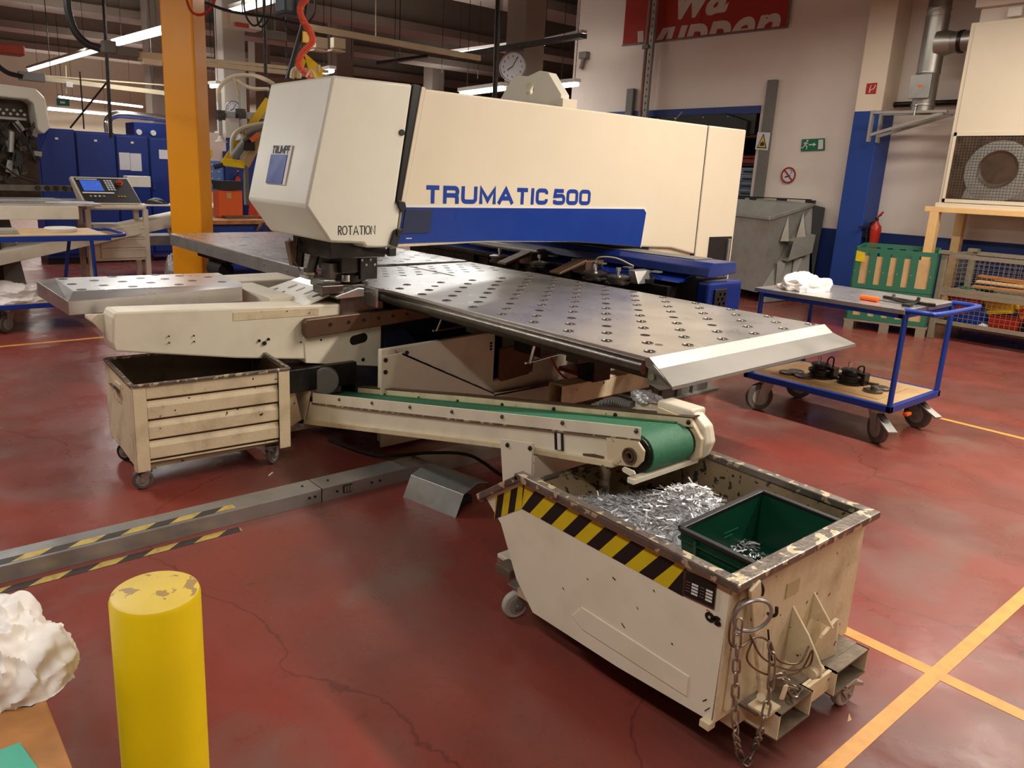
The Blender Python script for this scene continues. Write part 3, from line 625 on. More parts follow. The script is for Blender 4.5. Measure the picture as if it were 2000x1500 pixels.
prof = [(1.905, .9), (1.885, .908), (1.835, .872), (1.70, .842), (1.695, .83), (1.84, .858), (1.9, .87)]
vs = [(2.47 if y > 1.8 else 2.385, y+.012, z) for y, z in prof]+[(3.95 if y > 1.8 else 3.925, y+.045, z) for y, z in prof]; n = len(prof)
lip.add(vs, [tuple(range(n)), tuple(range(2*n-1, n-1, -1))]+[(i, (i+1) % n, n+(i+1) % n, n+i) for i in range(n)])
P('table_lip', lip, 'steelb', parent=tr)
P('lip_bracket', MB().add([(2.40, 1.72, .835), (2.475, 1.90, .893), (2.475, 1.90, .80), (2.43, 1.80, .80)]+[(2.41, 1.72, .83), (2.485, 1.90, .893), (2.485, 1.90, .80), (2.44, 1.80, .80)], [(0, 1, 2, 3), (7, 6, 5, 4), (0, 4, 5, 1), (1, 5, 6, 2), (2, 6, 7, 3), (3, 7, 4, 0)]).cyl((2.44, 1.855, .838), (2.47, 1.87, .838), .012, 12), 'steelb', parent=tr)
ins = None
ring = lambda x, y: MB().lathe([(.027, 0), (.0265, .0022), (.023, .003), (.020, .0004), (.009, .0006), (.006, .004), (.001, .005)], (x, y, .9), 18)
hole = lambda x, y: MB().lathe([(.024, 0), (.0235, .0008), (.001, .0009)], (x, y, .9), 18)
pr = ph = None
for j in range(19):
    yy = 1.99+.1195*j
    for i in range(6):
        xx = 2.59+.265*i+(.1345 if j % 2 else 0)
        if xx > 3.95 or yy > 4.05 or (yy > 3.95 and xx < 2.65): continue
        h = (i == 1 and j % 2 == 0 and 0 < j < 18) or (i == 3 and j % 2 == 0 and 1 < j < 10)
        if h:
            if ph is None: ph = P('open_hole', hole(xx, yy), mat('hole_black', (6, 5, 5), .9, var=.1), parent=tr)
            else: inst(ph, (xx, yy, WL[ph.name].z), tr)
        else:
            if pr is None: pr = P('ball_insert', ring(xx, yy), 'irong', parent=tr, smooth=True)
            else: inst(pr, (xx, yy, WL[pr.name].z), tr)
P('coolant_spot', MB().lathe([(.018, 0), (.018, .0009)], (2.74, 2.06, .9), 14), 'irong', parent=tr)
# middle table plates between head and X axis
tablet('middle_table', [(2.62, 4.33), (3.2, 4.30), (3.3, 4.30), (3.3, 4.9), (2.62, 4.95)], .868, .893)
tablet('middle_table', [(3.33, 4.28), (3.97, 4.27), (3.97, 4.95), (3.33, 4.9)], .868, .893)
tl = tablet('far_table', [(2.50, 5.0), (3.97, 4.98), (3.97, 7.9), (2.55, 7.9), (2.50, 7.85)])
P('edge_plate', MB().box(2.492, 2.505, 4.98, 7.86, .79, .895), 'galv', parent=tl, bevel=.002)
for k in range(7): P('edge_bolt', MB().cyl((2.486, 5.25+k*.4, .85), (2.494, 5.25+k*.4, .85), .010, 10), 'galv', parent=tl)
b = MB()
for j in range(24):
    for i in range(6):
        b.lathe([(.026, 0), (.026, .0015), (.018, .002), (.006, .001)], (2.6+.265*i+(.1345 if j % 2 else 0), 5.1+.1195*j, .9), 8) if 2.6+.265*i+(.1345 if j % 2 else 0) < 3.95 else 0
for (x0, x1, y0, y1) in ((2.7, 3.9, 4.45, 4.9),):
    for j in range(4):
        for i in range(9): b.lathe([(.024, 0), (.024, .0015), (.006, .001)], (x0+.14*i+(.07 if j % 2 else 0), y0+.12*j, .893), 8)
P('ball_inserts', b, 'galv', parent=tl, kind='stuff')
P('far_table_frame', MB().box(2.7, 2.8, 5.6, 5.7, 0, .86).box(3.7, 3.8, 5.6, 5.7, 0, .86).box(2.7, 2.8, 7.3, 7.4, 0, .86), 'iron', bevel=.004)
P('far_table_motor', MB().cyl((2.62, 6.75, .66), (2.62, 7.05, .66), .075, 18).box(2.56, 2.70, 6.6, 7.3, .74, .79), 'rubber', bevel=.006)
# small near table on the left
tp = [(.912, 4.50), (1.855, 4.47), (1.863, 4.96), (.93, 5.03)]
ts = P('small_table', MB().add([(.912, 4.52, .9), (1.83, 4.46, .9), (1.87, 4.96, .9), (.925, 5.06, .9), (.85, 4.36, .872), (1.80, 4.40, .888), (1.89, 5.02, .885), (.83, 5.06, .888), (.85, 4.36, .80), (1.80, 4.40, .80), (1.89, 5.02, .80), (.83, 5.06, .80)],
   [(0, 1, 2, 3), (0, 4, 5, 1), (1, 5, 6, 2), (2, 6, 7, 3), (3, 7, 4, 0), (4, 8, 9, 5), (5, 9, 10, 6), (6, 10, 11, 7), (7, 11, 8, 4), (11, 10, 9, 8)]), 'steel', bevel=.002)
pr2 = None
for k, (x, y) in enumerate([(.96, 4.56), (.96, 4.78), (1.10, 4.67), (1.10, 4.88), (1.23, 5.0), (1.23, 4.78), (1.23, 4.57), (1.36, 4.88), (1.36, 4.68), (1.48, 4.8), (1.48, 4.55), (1.6, 4.67), (1.6, 4.9), (1.74, 4.79), (1.74, 4.56), (.96, 5.0), (1.48, 4.99)]):
    if pr2 is None: pr2 = P('ball_insert', MB().lathe([(.026, 0), (.026, .0012), (.022, .0016), (.006, .0006)], (x, y, .9), 18), 'iron', parent=ts)
    else: inst(pr2, (x, y, WL[pr2.name].z), ts)
P('table_hook', MB().box(1.005, 1.02, 4.42, 4.44, .70, .80).beam((1.01, 4.43, .78), (1.16, 4.43, .70), .01, .02), 'cream', parent=ts)
# X axis carriage with blue cover running under the arm
ax_ = P('axis_cover', MB().prism([(2.95+1.55, 1.03), (4.51, 1.03), (4.515, 1.065), (4.56, 1.09), (4.93, 1.09), (5.0, 1.05), (5.0, .93), (4.60, .93), (4.54, .97), (4.49, .965)] and [(4.49, .985), (4.505, 1.06), (4.55, 1.09), (4.93, 1.09), (4.95, 1.05), (4.95, .93), (4.62, .93)][::-1], 'x', 0, 1), 'blue') if False else None
def prof_y(pts, y0, y1): return MB().add([(x, y0, z) for x, z in pts]+[(x, y1, z) for x, z in pts], [tuple(range(len(pts))), tuple(range(2*len(pts)-1, len(pts)-1, -1))]+[(i, (i+1) % len(pts), len(pts)+(i+1) % len(pts), len(pts)+i) for i in range(len(pts))])
P('axis_cover', prof_y([(4.47, .985), (4.485, 1.045), (4.53, 1.08), (4.78, 1.08), (4.80, 1.05), (4.80, 1.0), (4.52, .98)], 3.02, 6.4), 'axisblue', bevel=.006)
P('axis_shelf', prof_y([(4.40, .93), (4.55, .985), (4.6, .985), (4.6, .93)], 3.2, 6.4), 'axisblue', bevel=.003)
P('axis_gap_shade', MB().box(4.52, 4.86, 3.13, 4.0, .3, .96), 'black')  # added black block, stands in for the shade in this gap
P('axis_top_plate', MB().box(4.56, 4.77, 3.2, 6.3, 1.081, 1.086), 'grey')
P('axis_end_box', MB().box(4.50, 4.9, 3.02, 3.12, .62, .95), 'axisblue', bevel=.02)
P('axis_end_box', MB().box(4.5, 4.88, 3.12, 3.5, .55, .72), 'bluecab', bevel=.006)
b = MB()
for r in range(6): 
    for k in range(2): b.cyl((4.60+.05*k+.02*(r % 2), 3.015, .70+.033*r), (4.60+.05*k+.02*(r % 2), 3.005, .70+.033*r), .011, 8)
P('connector_panel', MB().box(4.56, 4.70, 3.005, 3.02, .67, .90), 'black', bevel=.003); P('connector_pins', b, 'brass')
P('axis_rail', MB().box(4.36, 4.52, 3.25, 6.4, .78, .90).box(4.33, 4.40, 3.4, 6.4, .90, .93), 'iron', bevel=.004)
for k in range(7): P('cover_clip', MB().box(4.40, 4.455, 3.38+.26*k, 3.44+.26*k, .975, .985), 'galv')
for k in range(8): P('rail_roller', MB().cyl((4.31, 3.95+.2*k, .87), (4.36, 3.95+.2*k, .87), .03, 12), 'iron')
def turret(x, y, s=1):
    t_ = P('tool_holder', MB().lathe([(.085*s, 0), (.09*s, .012), (.075*s, .02), (.075*s, .035), (.088*s, .04), (.088*s, .055), (.05*s, .065)], (x, y, .885), 22), 'irong', smooth=True)
    P('tool_stud', MB().cyl((x, y, .94), (x, y, 1.0), .012*s, 10).cyl((x, y, .975), (x, y, 1.0), .02*s, 10), 'chrome', parent=t_)
for x, y in ((4.25, 4.42), (4.22, 3.80), (4.22, 3.58), (4.25, 4.9)): turret(x, y)
b = MB(); b.prism([(3.42, .90), (3.50, .90), (3.52, .99), (3.46, .985)], 'x', 4.25, 4.42) ; P('workpiece_stop', b, 'steelb', bevel=.003)
for yc in (4.02, 4.62):
    b = MB(); b.add([(4.02, yc-.06, .905), (4.02, yc+.05, .905), (4.3, yc+.05, .98), (4.3, yc-.06, .98), (4.02, yc-.06, .925), (4.02, yc+.05, .925), (4.3, yc+.05, 1.01), (4.3, yc-.06, 1.01)], [(3, 2, 1, 0), (4, 5, 6, 7), (0, 1, 5, 4), (1, 2, 6, 5), (2, 3, 7, 6), (3, 0, 4, 7)])
    b.cbox((4.38, yc, .95), (.2, .14, .1)); P('sheet_clamp', b, 'brown', bevel=.006)
P('silver_cover', MB().cbox((4.4, 5.0, 1.0), (.12, .9, .05)), 'steelb', bevel=.02)
P('cable_loop', MB().tube(curve_pts([(4.38, 3.95, .97), (4.36, 3.9, 1.03), (4.38, 3.75, 1.04), (4.4, 3.6, 1.0)]), .006, 6), 'hose')

# ---------------------------------------------------------------- scrap conveyor
CV = thing('scrap_conveyor', 'sloping cream scrap conveyor with a green belt, its end above the scrap skip', 'conveyor', (2.2, 2.8, 0))
X0, X1 = 2.05, 2.345
def xp(pts, x0, x1): return MB().prism(pts, 'x', x0, x1)
P('side_panel', xp([(1.718,0.702),(4.004,0.234),(4.352,0.164),(4.357,0.033),(2.292,0.501),(1.709,0.613)], X0, X0+.012), 'cream', CV, bevel=.002)
P('side_panel', xp([(1.718,0.702),(4.004,0.234),(4.352,0.164),(4.357,0.033),(2.292,0.501),(1.709,0.613)], X1-.012, X1), 'cream', CV, bevel=.002)
P('bottom_flange', xp([(1.675,0.624),(2.270,0.511),(4.314,0.058),(4.315,0.027),(2.268,0.489),(1.673,0.602)], X0-.02, X0+.05), 'worn', CV, bevel=.002)
P('guide_strip', xp([(1.578,0.779),(3.990,0.298),(3.991,0.231),(1.575,0.734)], X0-.006, X0-.001), 'cream', CV, bevel=.002)
P('guide_strip', xp([(1.564,0.769),(2.922,0.509),(3.927,0.306),(3.927,0.258),(2.919,0.464),(1.560,0.736)], X1-.03, X1-.024), 'worn', CV, bevel=.002)
P('guide_top', xp([(1.565,0.774),(2.922,0.515),(3.927,0.313),(3.927,0.306),(2.922,0.509),(1.564,0.769)], X1-.03, X1+.02), 'brown', CV)
P('guide_edge', xp([(1.576,0.737),(3.991,0.237),(3.991,0.228),(1.575,0.732)], X0-.012, X0), 'rim', CV)
rc = (1.605, .668); rR = .071; sl = -.2
bp_ = []
far = (4.05, rc[1]+rR+sl*(4.05-rc[0])); 
for i in range(13): a = radians(78+180*i/12); bp_.append((rc[0]+rR*cos(a), rc[1]+rR*sin(a)))
L0 = bp_[0]; L1 = bp_[-1]
belt = [(4.1, L0[1]+sl*(4.1-L0[0]))]+bp_+[(L1[0]+.12, L1[1]+.03), (4.1, L1[1]+.03+sl*(4.1-L1[0]))]
mb = xp(belt, X0+.03, X1-.04); P('belt', mb, 'belt', CV, smooth=True)
P('end_roller', MB().cyl((X0+.02, *rc), (X1-.02, *rc), rR-.006, 24), 'iron', CV)
P('belt_edge', xp([(4.1, L0[1]+sl*(4.1-L0[0])+.003), (L0[0], L0[1]+.004), (L0[0], L0[1]-.004), (4.1, L0[1]+sl*(4.1-L0[0])-.004)], X1-.055, X1-.035), 'gdark', CV)
P('bearing_plate', xp([(1.721,0.702),(1.589,0.734),(1.550,0.702),(1.552,0.664),(1.577,0.633),(1.703,0.606)], X0-.012, X0), 'worn', CV, bevel=.003)
P('bearing', MB().lathe([(.009, .010), (.012, .001), (.019, .001), (.021, .006), (.025, .0), (.030, .001), (.030, .010)], (X0-.022, *rc), 24, 'x'), 'brown', CV)
P('far_bearing_plate', xp([(rc[0]+.12, rc[1]+.10), (rc[0]-.03, rc[1]+.09), (rc[0]-.085, rc[1]+.03), (rc[0]-.085, rc[1]-.04), (rc[0]-.02, rc[1]-.09), (rc[0]+.12, rc[1]-.09)], X1-.02, X1), 'worn', CV, bevel=.003)
g = P('gearbox', MB().lathe([(.06, 0), (.10, .005), (.105, .03), (.10, .06), (.06, .10), (.055, .12)], (X1+.005, rc[0]+.01, rc[1]+.01), 10, 'x'), 'cream', CV, bevel=.006)
P('gearbox_foot', MB().box(X1, X1+.09, rc[0]-.02, rc[0]+.14, rc[1]+.02, rc[1]+.12), 'cream', g, bevel=.01)
P('motor', MB().cyl((X1+.07, rc[0]+.12, rc[1]+.03), (X1+.07, rc[0]+.30, rc[1]+.0), .04, 18).cyl((X1+.07, rc[0]+.14, rc[1]+.03), (X1+.07, rc[0]+.165, rc[1]+.03), .05, 18), 'cream', g, bevel=.004)
P('terminal_box', MB().cbox((X1+.09, rc[0]+.25, rc[1]+.05), (.07, .08, .05)), 'cream', g, bevel=.008)
P('motor_bag', crumple((X1+.09, rc[0]+.26, rc[1]+.075), .05, .06, .035, 3, 14, .5), 'plastic', g, smooth=True)
fx = curve_pts([(X1+.05, rc[0]+.30, rc[1]+.045), (X1+.05, rc[0]+.42, rc[1]+.03), (X1+.03, rc[0]+.62, rc[1]-.10)], 10)
b = MB(); b.tube(fx, .017, 8)
for p in fx[::1]: b.cyl(p-Vector((0, .004, 0)), p+Vector((0, .004, 0)), .0205, 10)
P('flex_conduit', b, 'grey', g)
for (px, z) in [(1.593,0.762),(1.943,0.692),(2.290,0.621),(2.632,0.550),(2.967,0.483),(3.317,0.412),(3.664,0.342)]:
    P('guide_bolt', MB().sphere((X0-.008, px, z), .009, 5), 'irong', CV)
for (px, z) in [(1.574,0.764),(1.916,0.698),(2.259,0.631),(2.598,0.561),(2.938,0.491),(3.279,0.420),(3.623,0.352)]:
    P('guide_bolt', MB().sphere((X1-.032, px, z-.012), .009, 5), 'iron', CV)
P('sensor_slot', xp([(1.987,0.639),(1.941,0.649),(1.931,0.581),(1.978,0.573)], X0-.004, X0-.001), 'black', CV)
P('sensor_bar', xp([(1.968,0.643),(1.951,0.646),(1.943,0.582),(1.959,0.579)], X0-.008, X0-.004), 'white', CV)
P('torn_tape', xp([(1.834,0.602),(1.777,0.618),(1.730,0.623),(1.731,0.615),(1.787,0.599),(1.831,0.595)], X0-.003, X0-.001), 'brown', CV)
sb = P('scraper_bar', MB().beam((2.0, 1.565, .596), (2.37, 1.565, .600), .03, .02), 'cream', CV, bevel=.003)
P('scraper_bracket', xp([(1.599,0.633),(1.595,0.623),(1.561,0.618),(1.540,0.631),(1.548,0.641),(1.590,0.642)], 1.990, 1.998), 'cream', sb, bevel=.002)
P('leg_plate', xp([(2.271,0.534),(2.078,0.572),(2.071,0.423),(2.075,0.366),(2.235,0.319)], X0-.03, X0-.018), 'cream', CV, bevel=.002)
P('leg_plate', MB().prism([(2.03, .36), (2.40, .36), (2.40, .50), (2.03, .52)], 'y', 2.07, 2.085), 'cream', CV)
P('leg_column', MB().box(2.10, 2.38, 2.10, 2.14, .02, .48).box(2.02, 2.42, 2.05, 2.25, .0, .02), 'cream', CV, bevel=.004)
for q in [(2.220,0.522),(2.086,0.550)]: P('bolt', MB().sphere((X0-.032, *q), .010, 5), 'iron', CV)
P('tail_guard', MB().prism([(1.80, .42), (1.95, .36), (2.0, .12), (1.80, .03)], 'y', 4.05, 4.06), 'worn', CV)
P('tail_guard', MB().prism([(4.0, .30), (4.35, .40), (4.35, .05), (4.1, .05)], 'x', 2.03, 2.04), 'worn', CV)
P('frame_foot', MB().box(1.8, 2.5, 4.15, 4.2, .02, .06), 'cream', CV)

# foot pedal hood and its cable
hd = thing('foot_pedal_hood', 'bent steel foot pedal hood lying on the floor beside the cable channel', 'pedal', (2.2, 2.85, 0))
hq = MB(); pr_ = [(-.13, 0), (-.075, .105), (.03, .135), (.12, .11)]
R_ = Matrix.Rotation(radians(-28), 4, 'Z'); hq.M = Matrix.Translation((2.20, 2.84, 0)) @ Matrix.Rotation(radians(12), 4, 'Z')
vs = [(x, -.16, z) for x, z in pr_]+[(x, .19, z) for x, z in pr_]+[(x*.98, -.16, z-.004) for x, z in pr_]+[(x*.98, .19, z-.004) for x, z in pr_]; n = 4
hq.add(vs, [(i, i+1, n+i+1, n+i) for i in range(3)]+[(2*n+i, 3*n+i, 3*n+i+1, 2*n+i+1) for i in range(3)]+[(i, 2*n+i, 2*n+i+1, i+1) for i in range(3)]+[(n+i, n+i+1, 3*n+i+1, 3*n+i) for i in range(3)]+[(0, n, 3*n, 2*n), (3, 2*n+3, 3*n+3, n+3)])
P('bent_hood', hq, 'galv', hd, bevel=.002); hq2 = MB(); hq2.M = hq.M; hq2.box(-.05, .07, -.1, .12, 0, .04); P('pedal', hq2, 'black', hd, bevel=.005)
solo('pedal_cable', MB().tube(curve_pts([(2.1, 3.9, .02), (2.2, 3.5, .03), (2.35, 3.2, .11), (2.42, 2.95, .16), (2.45, 2.72, .12), (2.52, 2.68, .12), (2.54, 2.8, .25), (2.5, 2.88, .42)]), .009, 8), 'rubber', 'black cable looping down behind the conveyor leg to the foot pedal', 'cable')

# ---------------------------------------------------------------- tipping scrap skip
SK = thing('scrap_skip', 'large cream tipping skip on castors, hazard striped, full of metal offcuts', 'skip', (2.07, 1.4, 0))
sx0, sx1 = 1.69, 2.43
side = [(.968, .172), (.962, .593), (1.775, .605), (1.955, .468), (1.867, .401), (1.771, .229), (1.68, .144), (1.3, .150)]
inn = [(.975, .20), (.975, .60), (1.775, .605), (1.955, .468), (1.80, .30), (1.70, .165), (1.2, .165)]
P('side_wall', xp(side, sx0-.004, sx0), 'cream', SK)
P('side_wall', xp(side, sx0, sx0+.003), 'binin', SK)
P('side_wall', xp(side, sx1, sx1+.004), 'cream', SK); P('side_wall', xp(side, sx1-.003, sx1), 'binin', SK)
P('end_wall', MB().box(sx0-.004, sx1+.004, .958, .964, .172, .595), 'worn', SK, bevel=.001)
P('end_wall_lining', MB().box(sx0, sx1, .964, .967, .172, .595), 'binin', SK)
fl = [(.96, .175), (1.62, .160), (1.75, .235), (1.86, .41), (1.95, .465)]
b = MB()
for (a, b_) in zip(fl[:-1], fl[1:]): b.add([(sx0, *a), (sx1, *a), (sx1, *b_), (sx0, *b_), (sx0, a[0]+.004, a[1]-.004), (sx1, a[0]+.004, a[1]-.004), (sx1, b_[0]+.004, b_[1]-.004), (sx0, b_[0]+.004, b_[1]-.004)], [(0, 1, 2, 3), (7, 6, 5, 4), (0, 4, 5, 1), (2, 6, 7, 3), (0, 3, 7, 4), (1, 5, 6, 2)])
P('bottom', b, 'binin', SK)
def loft_rim(x, so):
    b = MB(); pts = [(.955, .600), (1.778, .613), (1.968, .466)]
    for a, c in zip(pts[:-1], pts[1:]): b.beam((x, a[0]-.01, a[1]), (x, c[0]+.01, c[1]), .042, .024)
    return b
P('rim', loft_rim(sx0-.008, -1), 'rim', SK, bevel=.004); P('rim', loft_rim(sx1+.008, 1), 'rim', SK, bevel=.004)
P('rim', MB().beam((sx0-.028, .952, .6), (sx1+.028, .952, .6), .05, .024), 'rim', SK, bevel=.004)
P('rim', MB().beam((sx0-.02, 1.968, .462), (sx1+.02, 1.968, .462), .026, .024), 'rim', SK, bevel=.004)
P('rim_wear', MB().beam((sx0-.024, .98, .6125), (sx0-.024, 1.77, .6245), .006, .002), 'chrome', SK)
P('side_lip', MB().beam((sx0-.010, .97, .586), (sx0-.010, 1.77, .598), .014, .012), 'worn', SK)
P('bent_foot', MB().cbox((1.68, .975, .165), (.03, .03, .02)), 'worn', SK)
P('pressed_panel', xp([(1.05, .20), (1.45, .20), (1.50, .225), (1.46, .275), (1.05, .265)], sx0-.0075, sx0-.003), 'cream', SK, bevel=.003)
# hazard stripes on the near side: band along the upper edge and down the lip
y_, k_ = MB(), MB()
hazard(y_, k_, (sx0-.004, 1.10, .489), (0, 1, .012), (0, 0, 1), (-1, 0, 0), .665, .092, .104, -.072, .0012, True)
p0 = Vector((sx0-.004, 1.765, .497)); du = Vector((0, .175, -.118)); L_ = du.length; du.normalize()
hazard(y_, k_, p0, du, Vector((0, .0, 1)), (-1, 0, 0), .165, .088, .082, -.012, .0012, False)
P('yellow_stripes', y_, 'hazy', SK); P('black_stripes', k_, 'hazk', SK)
dp = P('data_plate', xp([(1.104,0.569),(1.002,0.576),(1.000,0.500),(1.101,0.494)], sx0-.009, sx0-.004), 'irong', SK, bevel=.001)
P('plate_face', xp([(1.096,0.567),(1.002,0.575),(1.001,0.507),(1.094,0.501)], sx0-.011, sx0-.009), 'hazk', dp)
b = MB()
def bil(Q, u, v): 
    a = [Q[0][i]*(1-u)+Q[1][i]*u for i in (0, 1)]; c = [Q[3][i]*(1-u)+Q[2][i]*u for i in (0, 1)]; return (a[0]*(1-v)+c[0]*v, a[1]*(1-v)+c[1]*v)
Q = [(1.096,0.567),(1.002,0.575),(1.001,0.507),(1.094,0.501)]
for u0 in (.24, .72):
    for k in range(4):
        v0 = .34+.135*k; b.quad(*[(sx0-.0125, *bil(Q, u, v)) for u, v in ((u0, v0), (u0+.22, v0), (u0+.22, v0+.09), (u0, v0+.09))])
P('plate_fields', b, 'white', dp)
b = MB()
for k in range(4):
    for u0 in (.04, .52): b.quad(*[(sx0-.0125, *bil(Q, u, v)) for u, v in ((u0, .36+.135*k), (u0+.15, .36+.135*k), (u0+.15, .385+.135*k), (u0, .385+.135*k))])
P('plate_text', b, 'galv', dp)
b = MB(); lettering(b, 'GS', (1.685,1.021,0.458), (0, -1, 0), (0, 0, 1), (-1, 0, 0), .028, .042, .0045, gap=.25, off=.002); P('test_mark', b, 'hazk', SK)
b = MB(); q = (1.685,1.024,0.482); b.quad(*[(sx0-.006, q[1]-a, q[2]+c+.004) for a, c in ((0, 0), (.012, -.001), (.012, .002), (0, .003))]); P('test_mark_line', b, 'red', SK)
b = MB()
for (y, z, l, s_) in ((1.14, .24, .035, -.3), (1.09, .235, .04, -.35), (1.35, .43, .012, -.2), (1.30, .30, .014, -.6), (1.12, .33, .006, 0), (1.25, .38, .005, -1), (.99, .19, .014, 1.5), (1.0, .215, .012, 1.2), (1.45, .38, .006, -.4), (1.55, .30, .007, -.5), (1.2, .46, .006, -.4)):
    b.quad((sx0-.0055, y, z), (sx0-.0055, y-l, z+s_*l-.002), (sx0-.0055, y-l, z+s_*l+.003), (sx0-.0055, y, z+.004))
P('paint_chips', b, 'hazk', SK)
# end furniture
P('end_sticker', MB().box(1.975, 2.045, .955, .958, .455, .50), mat('faded_sticker', (190, 172, 130), .6), SK)
P('end_rib', MB().box(1.72, 1.74, .945, .958, .20, .585).box(1.755, 1.765, .95, .958, .20, .585), 'worn', SK, bevel=.003)
for x0, xw in ((1.85, .18), (2.17, .21)):
    pk = P('fork_pocket', MB().box(x0, x0+xw, .86, 1.75, .180, .185), 'grimy', SK)
    P('pocket_side', MB().box(x0, x0+.006, .86, 1.75, .105, .185), 'worn', pk); P('pocket_side', MB().box(x0+xw-.006, x0+xw, .86, 1.75, .105, .185), 'worn', pk)
    P('pocket_bottom', MB().box(x0, x0+xw, .86, 1.75, .10, .105), 'grimy', pk)
P('top_plate', MB().box(1.80, 2.38, .90, .958, .178, .186), 'grimy', SK); P('front_plate', MB().box(2.03, 2.17, .875, .885, .12, .184), 'worn', SK)
P('cross_member', MB().box(1.78, 2.40, .955, 1.03, .11, .178), 'worn', SK, bevel=.004)
P('cross_member', MB().box(1.74, 2.40, 1.6, 1.68, .10, .155), 'worn', SK, bevel=.004)
P('tail_pocket', MB().box(1.735, 1.80, 1.86, 1.94, .165, .20), 'grimy', SK, bevel=.004); P('tail_plate', MB().box(1.76, 2.36, 1.70, 1.84, .105, .14), 'worn', SK, bevel=.003)
def gusset(x, pts): return P('pivot_plate', xp(pts, x, x+.008), 'worn', SK, bevel=.001)
gusset(2.03, [(.958, .41), (.90, .345), (.85, .27), (.845, .235), (.87, .215), (.958, .235)])
gusset(2.15, [(.958, .415), (.885, .33), (.958, .33)])
P('pivot_plate', MB().add([(2.12, .90, .30), (2.13, .93, .17), (2.20, .93, .13), (2.26, .91, .18), (2.25, .91, .31), (2.22, .905, .325), (2.12, .91, .30), (2.13, .94, .17), (2.20, .94, .13), (2.26, .92, .18), (2.25, .92, .31), (2.22, .915, .325)], [(0, 1, 2, 3, 4, 5), (11, 10, 9, 8, 7, 6)]+[(i, (i+1) % 6, 6+(i+1) % 6, 6+i) for i in range(6)]), 'worn', SK)
P('pivot_pin', MB().cyl((2.01, .865, .245), (2.06, .865, .245), .016, 12), 'worn', SK, bevel=.002)
P('pivot_tube', MB().cyl((1.96, .90, .155), (2.16, .91, .165), .018, 14), 'worn', SK, bevel=.002)
bar = P('lock_bar', MB().beam((1.734,0.925,0.591), (1.804,0.935,0.426), .048, .010, (0, 1, 0)), 'worn', SK, bevel=.003)
P('lock_bar_lower', MB().beam((1.803,0.935,0.432), (1.866,0.915,0.180), .042, .012, (0, 1, 0)), 'worn', bar, bevel=.003)
P('bar_foot', MB().cbox((1.843,0.905,0.188), (.07, .06, .01)), 'worn', bar); P('bar_bolt', MB().cyl((1.817,0.905,0.230), (1.797,0.895,0.245), .012, 8), 'worn', bar)
P('hook', MB().tube(curve_pts([(1.774,0.950,0.584), (1.765,0.930,0.587), (1.777,0.925,0.566), (1.776,0.925,0.548)]), .006, 8), 'iron', SK)
P('hook', MB().tube(curve_pts([(1.876,0.950,0.445), (1.861,0.930,0.453), (1.862,0.920,0.464), (1.859,0.920,0.485)]), .005, 8), 'iron', SK)
for (x, y, a, br) in ((2.285, .89, -.1, True), (1.93, 1.12, 2.2, False), (1.80, 1.86, 2.9, False), (2.30, 1.72, .5, False)):
    castor(SK, (x, y), .052 if y > 1.8 else .048, a, 'castw', .13 if y > 1.8 else .104, .028, br)
# ring, wire and chain on the skip end
rc_ = Vector((1.709,0.905,0.521))
rg = solo('steel_ring', MB().tube([rc_+Vector((.038*cos(a*pi/16), -.028*cos(a*pi/16)-.01*sin(a*pi/16), .05*sin(a*pi/16))) for a in range(32)], .005, 8, True), 'galv', 'large bright steel ring hanging on the skip lock bar', 'ring', smooth=True)
wr_ = thing('wire_rope', 'thin brown wire rope looped around the steel ring on the skip end', 'wire', (1.717,0.900,0.450))
P('wire', MB().tube(curve_pts([(1.722,0.930,0.555), (1.670,0.930,0.555), (1.632,0.920,0.523), (1.623,0.910,0.473), (1.658,0.900,0.452), (1.728,0.900,0.453), (1.799,0.900,0.415), (1.853,0.890,0.340), (1.910,0.860,0.325), (1.955,0.860,0.361)]), .003, 6), 'brown', wr_)
P('wire', MB().tube(curve_pts([(1.700,0.900,0.471), (1.765,0.890,0.383), (1.899,0.880,0.297), (1.998,0.870,0.275), (1.990,0.865,0.331), (1.963,0.880,0.264), (1.807,0.890,0.314), (1.706,0.900,0.393), (1.717,0.900,0.450)]), .0028, 6), 'brown', wr_)
P('wire', MB().tube(curve_pts([(1.830,0.920,0.427), (1.832,0.910,0.381), (1.838,0.900,0.340)]), .003, 6), 'iron', wr_)
ch = thing('chain', 'rusty steel link chain hanging from the skip end down to the floor', 'chain', (1.824,0.926,0.000))
lk = MB(); rl, rw_ = .0135, .0085
pts = [(rw_*cos(radians(a)), 0, rl+rw_*sin(radians(a))) for a in range(0, 181, 30)]+[(rw_*cos(radians(a)), 0, -rl+rw_*sin(radians(a))) for a in range(180, 361, 30)]
lk.tube(pts, .0033, 6, True)
cpath = curve_pts([(1.639,0.900,0.560), (1.630,0.895,0.500), (1.638,0.890,0.397), (1.645,0.885,0.306), (1.670,0.885,0.201), (1.803,0.936,0.035), (1.814,0.918,0.008), (1.872,0.928,0.020), (1.784,0.875,0.161), (1.798,0.875,0.228), (1.809,0.880,0.300), (1.803,0.885,0.378), (1.778,0.890,0.432)], 14)
acc = 0; last = cpath[0]; step = .0375; pos = []
for p in cpath[1:]:
    seg = (p-last).length
    while acc+seg >= step:
        t_ = (step-acc)/seg; q = last+(p-last)*t_; pos.append((q, (p-last).normalized())); last = q; seg = (p-last).length; acc = 0
    acc += seg; last = p
me = None
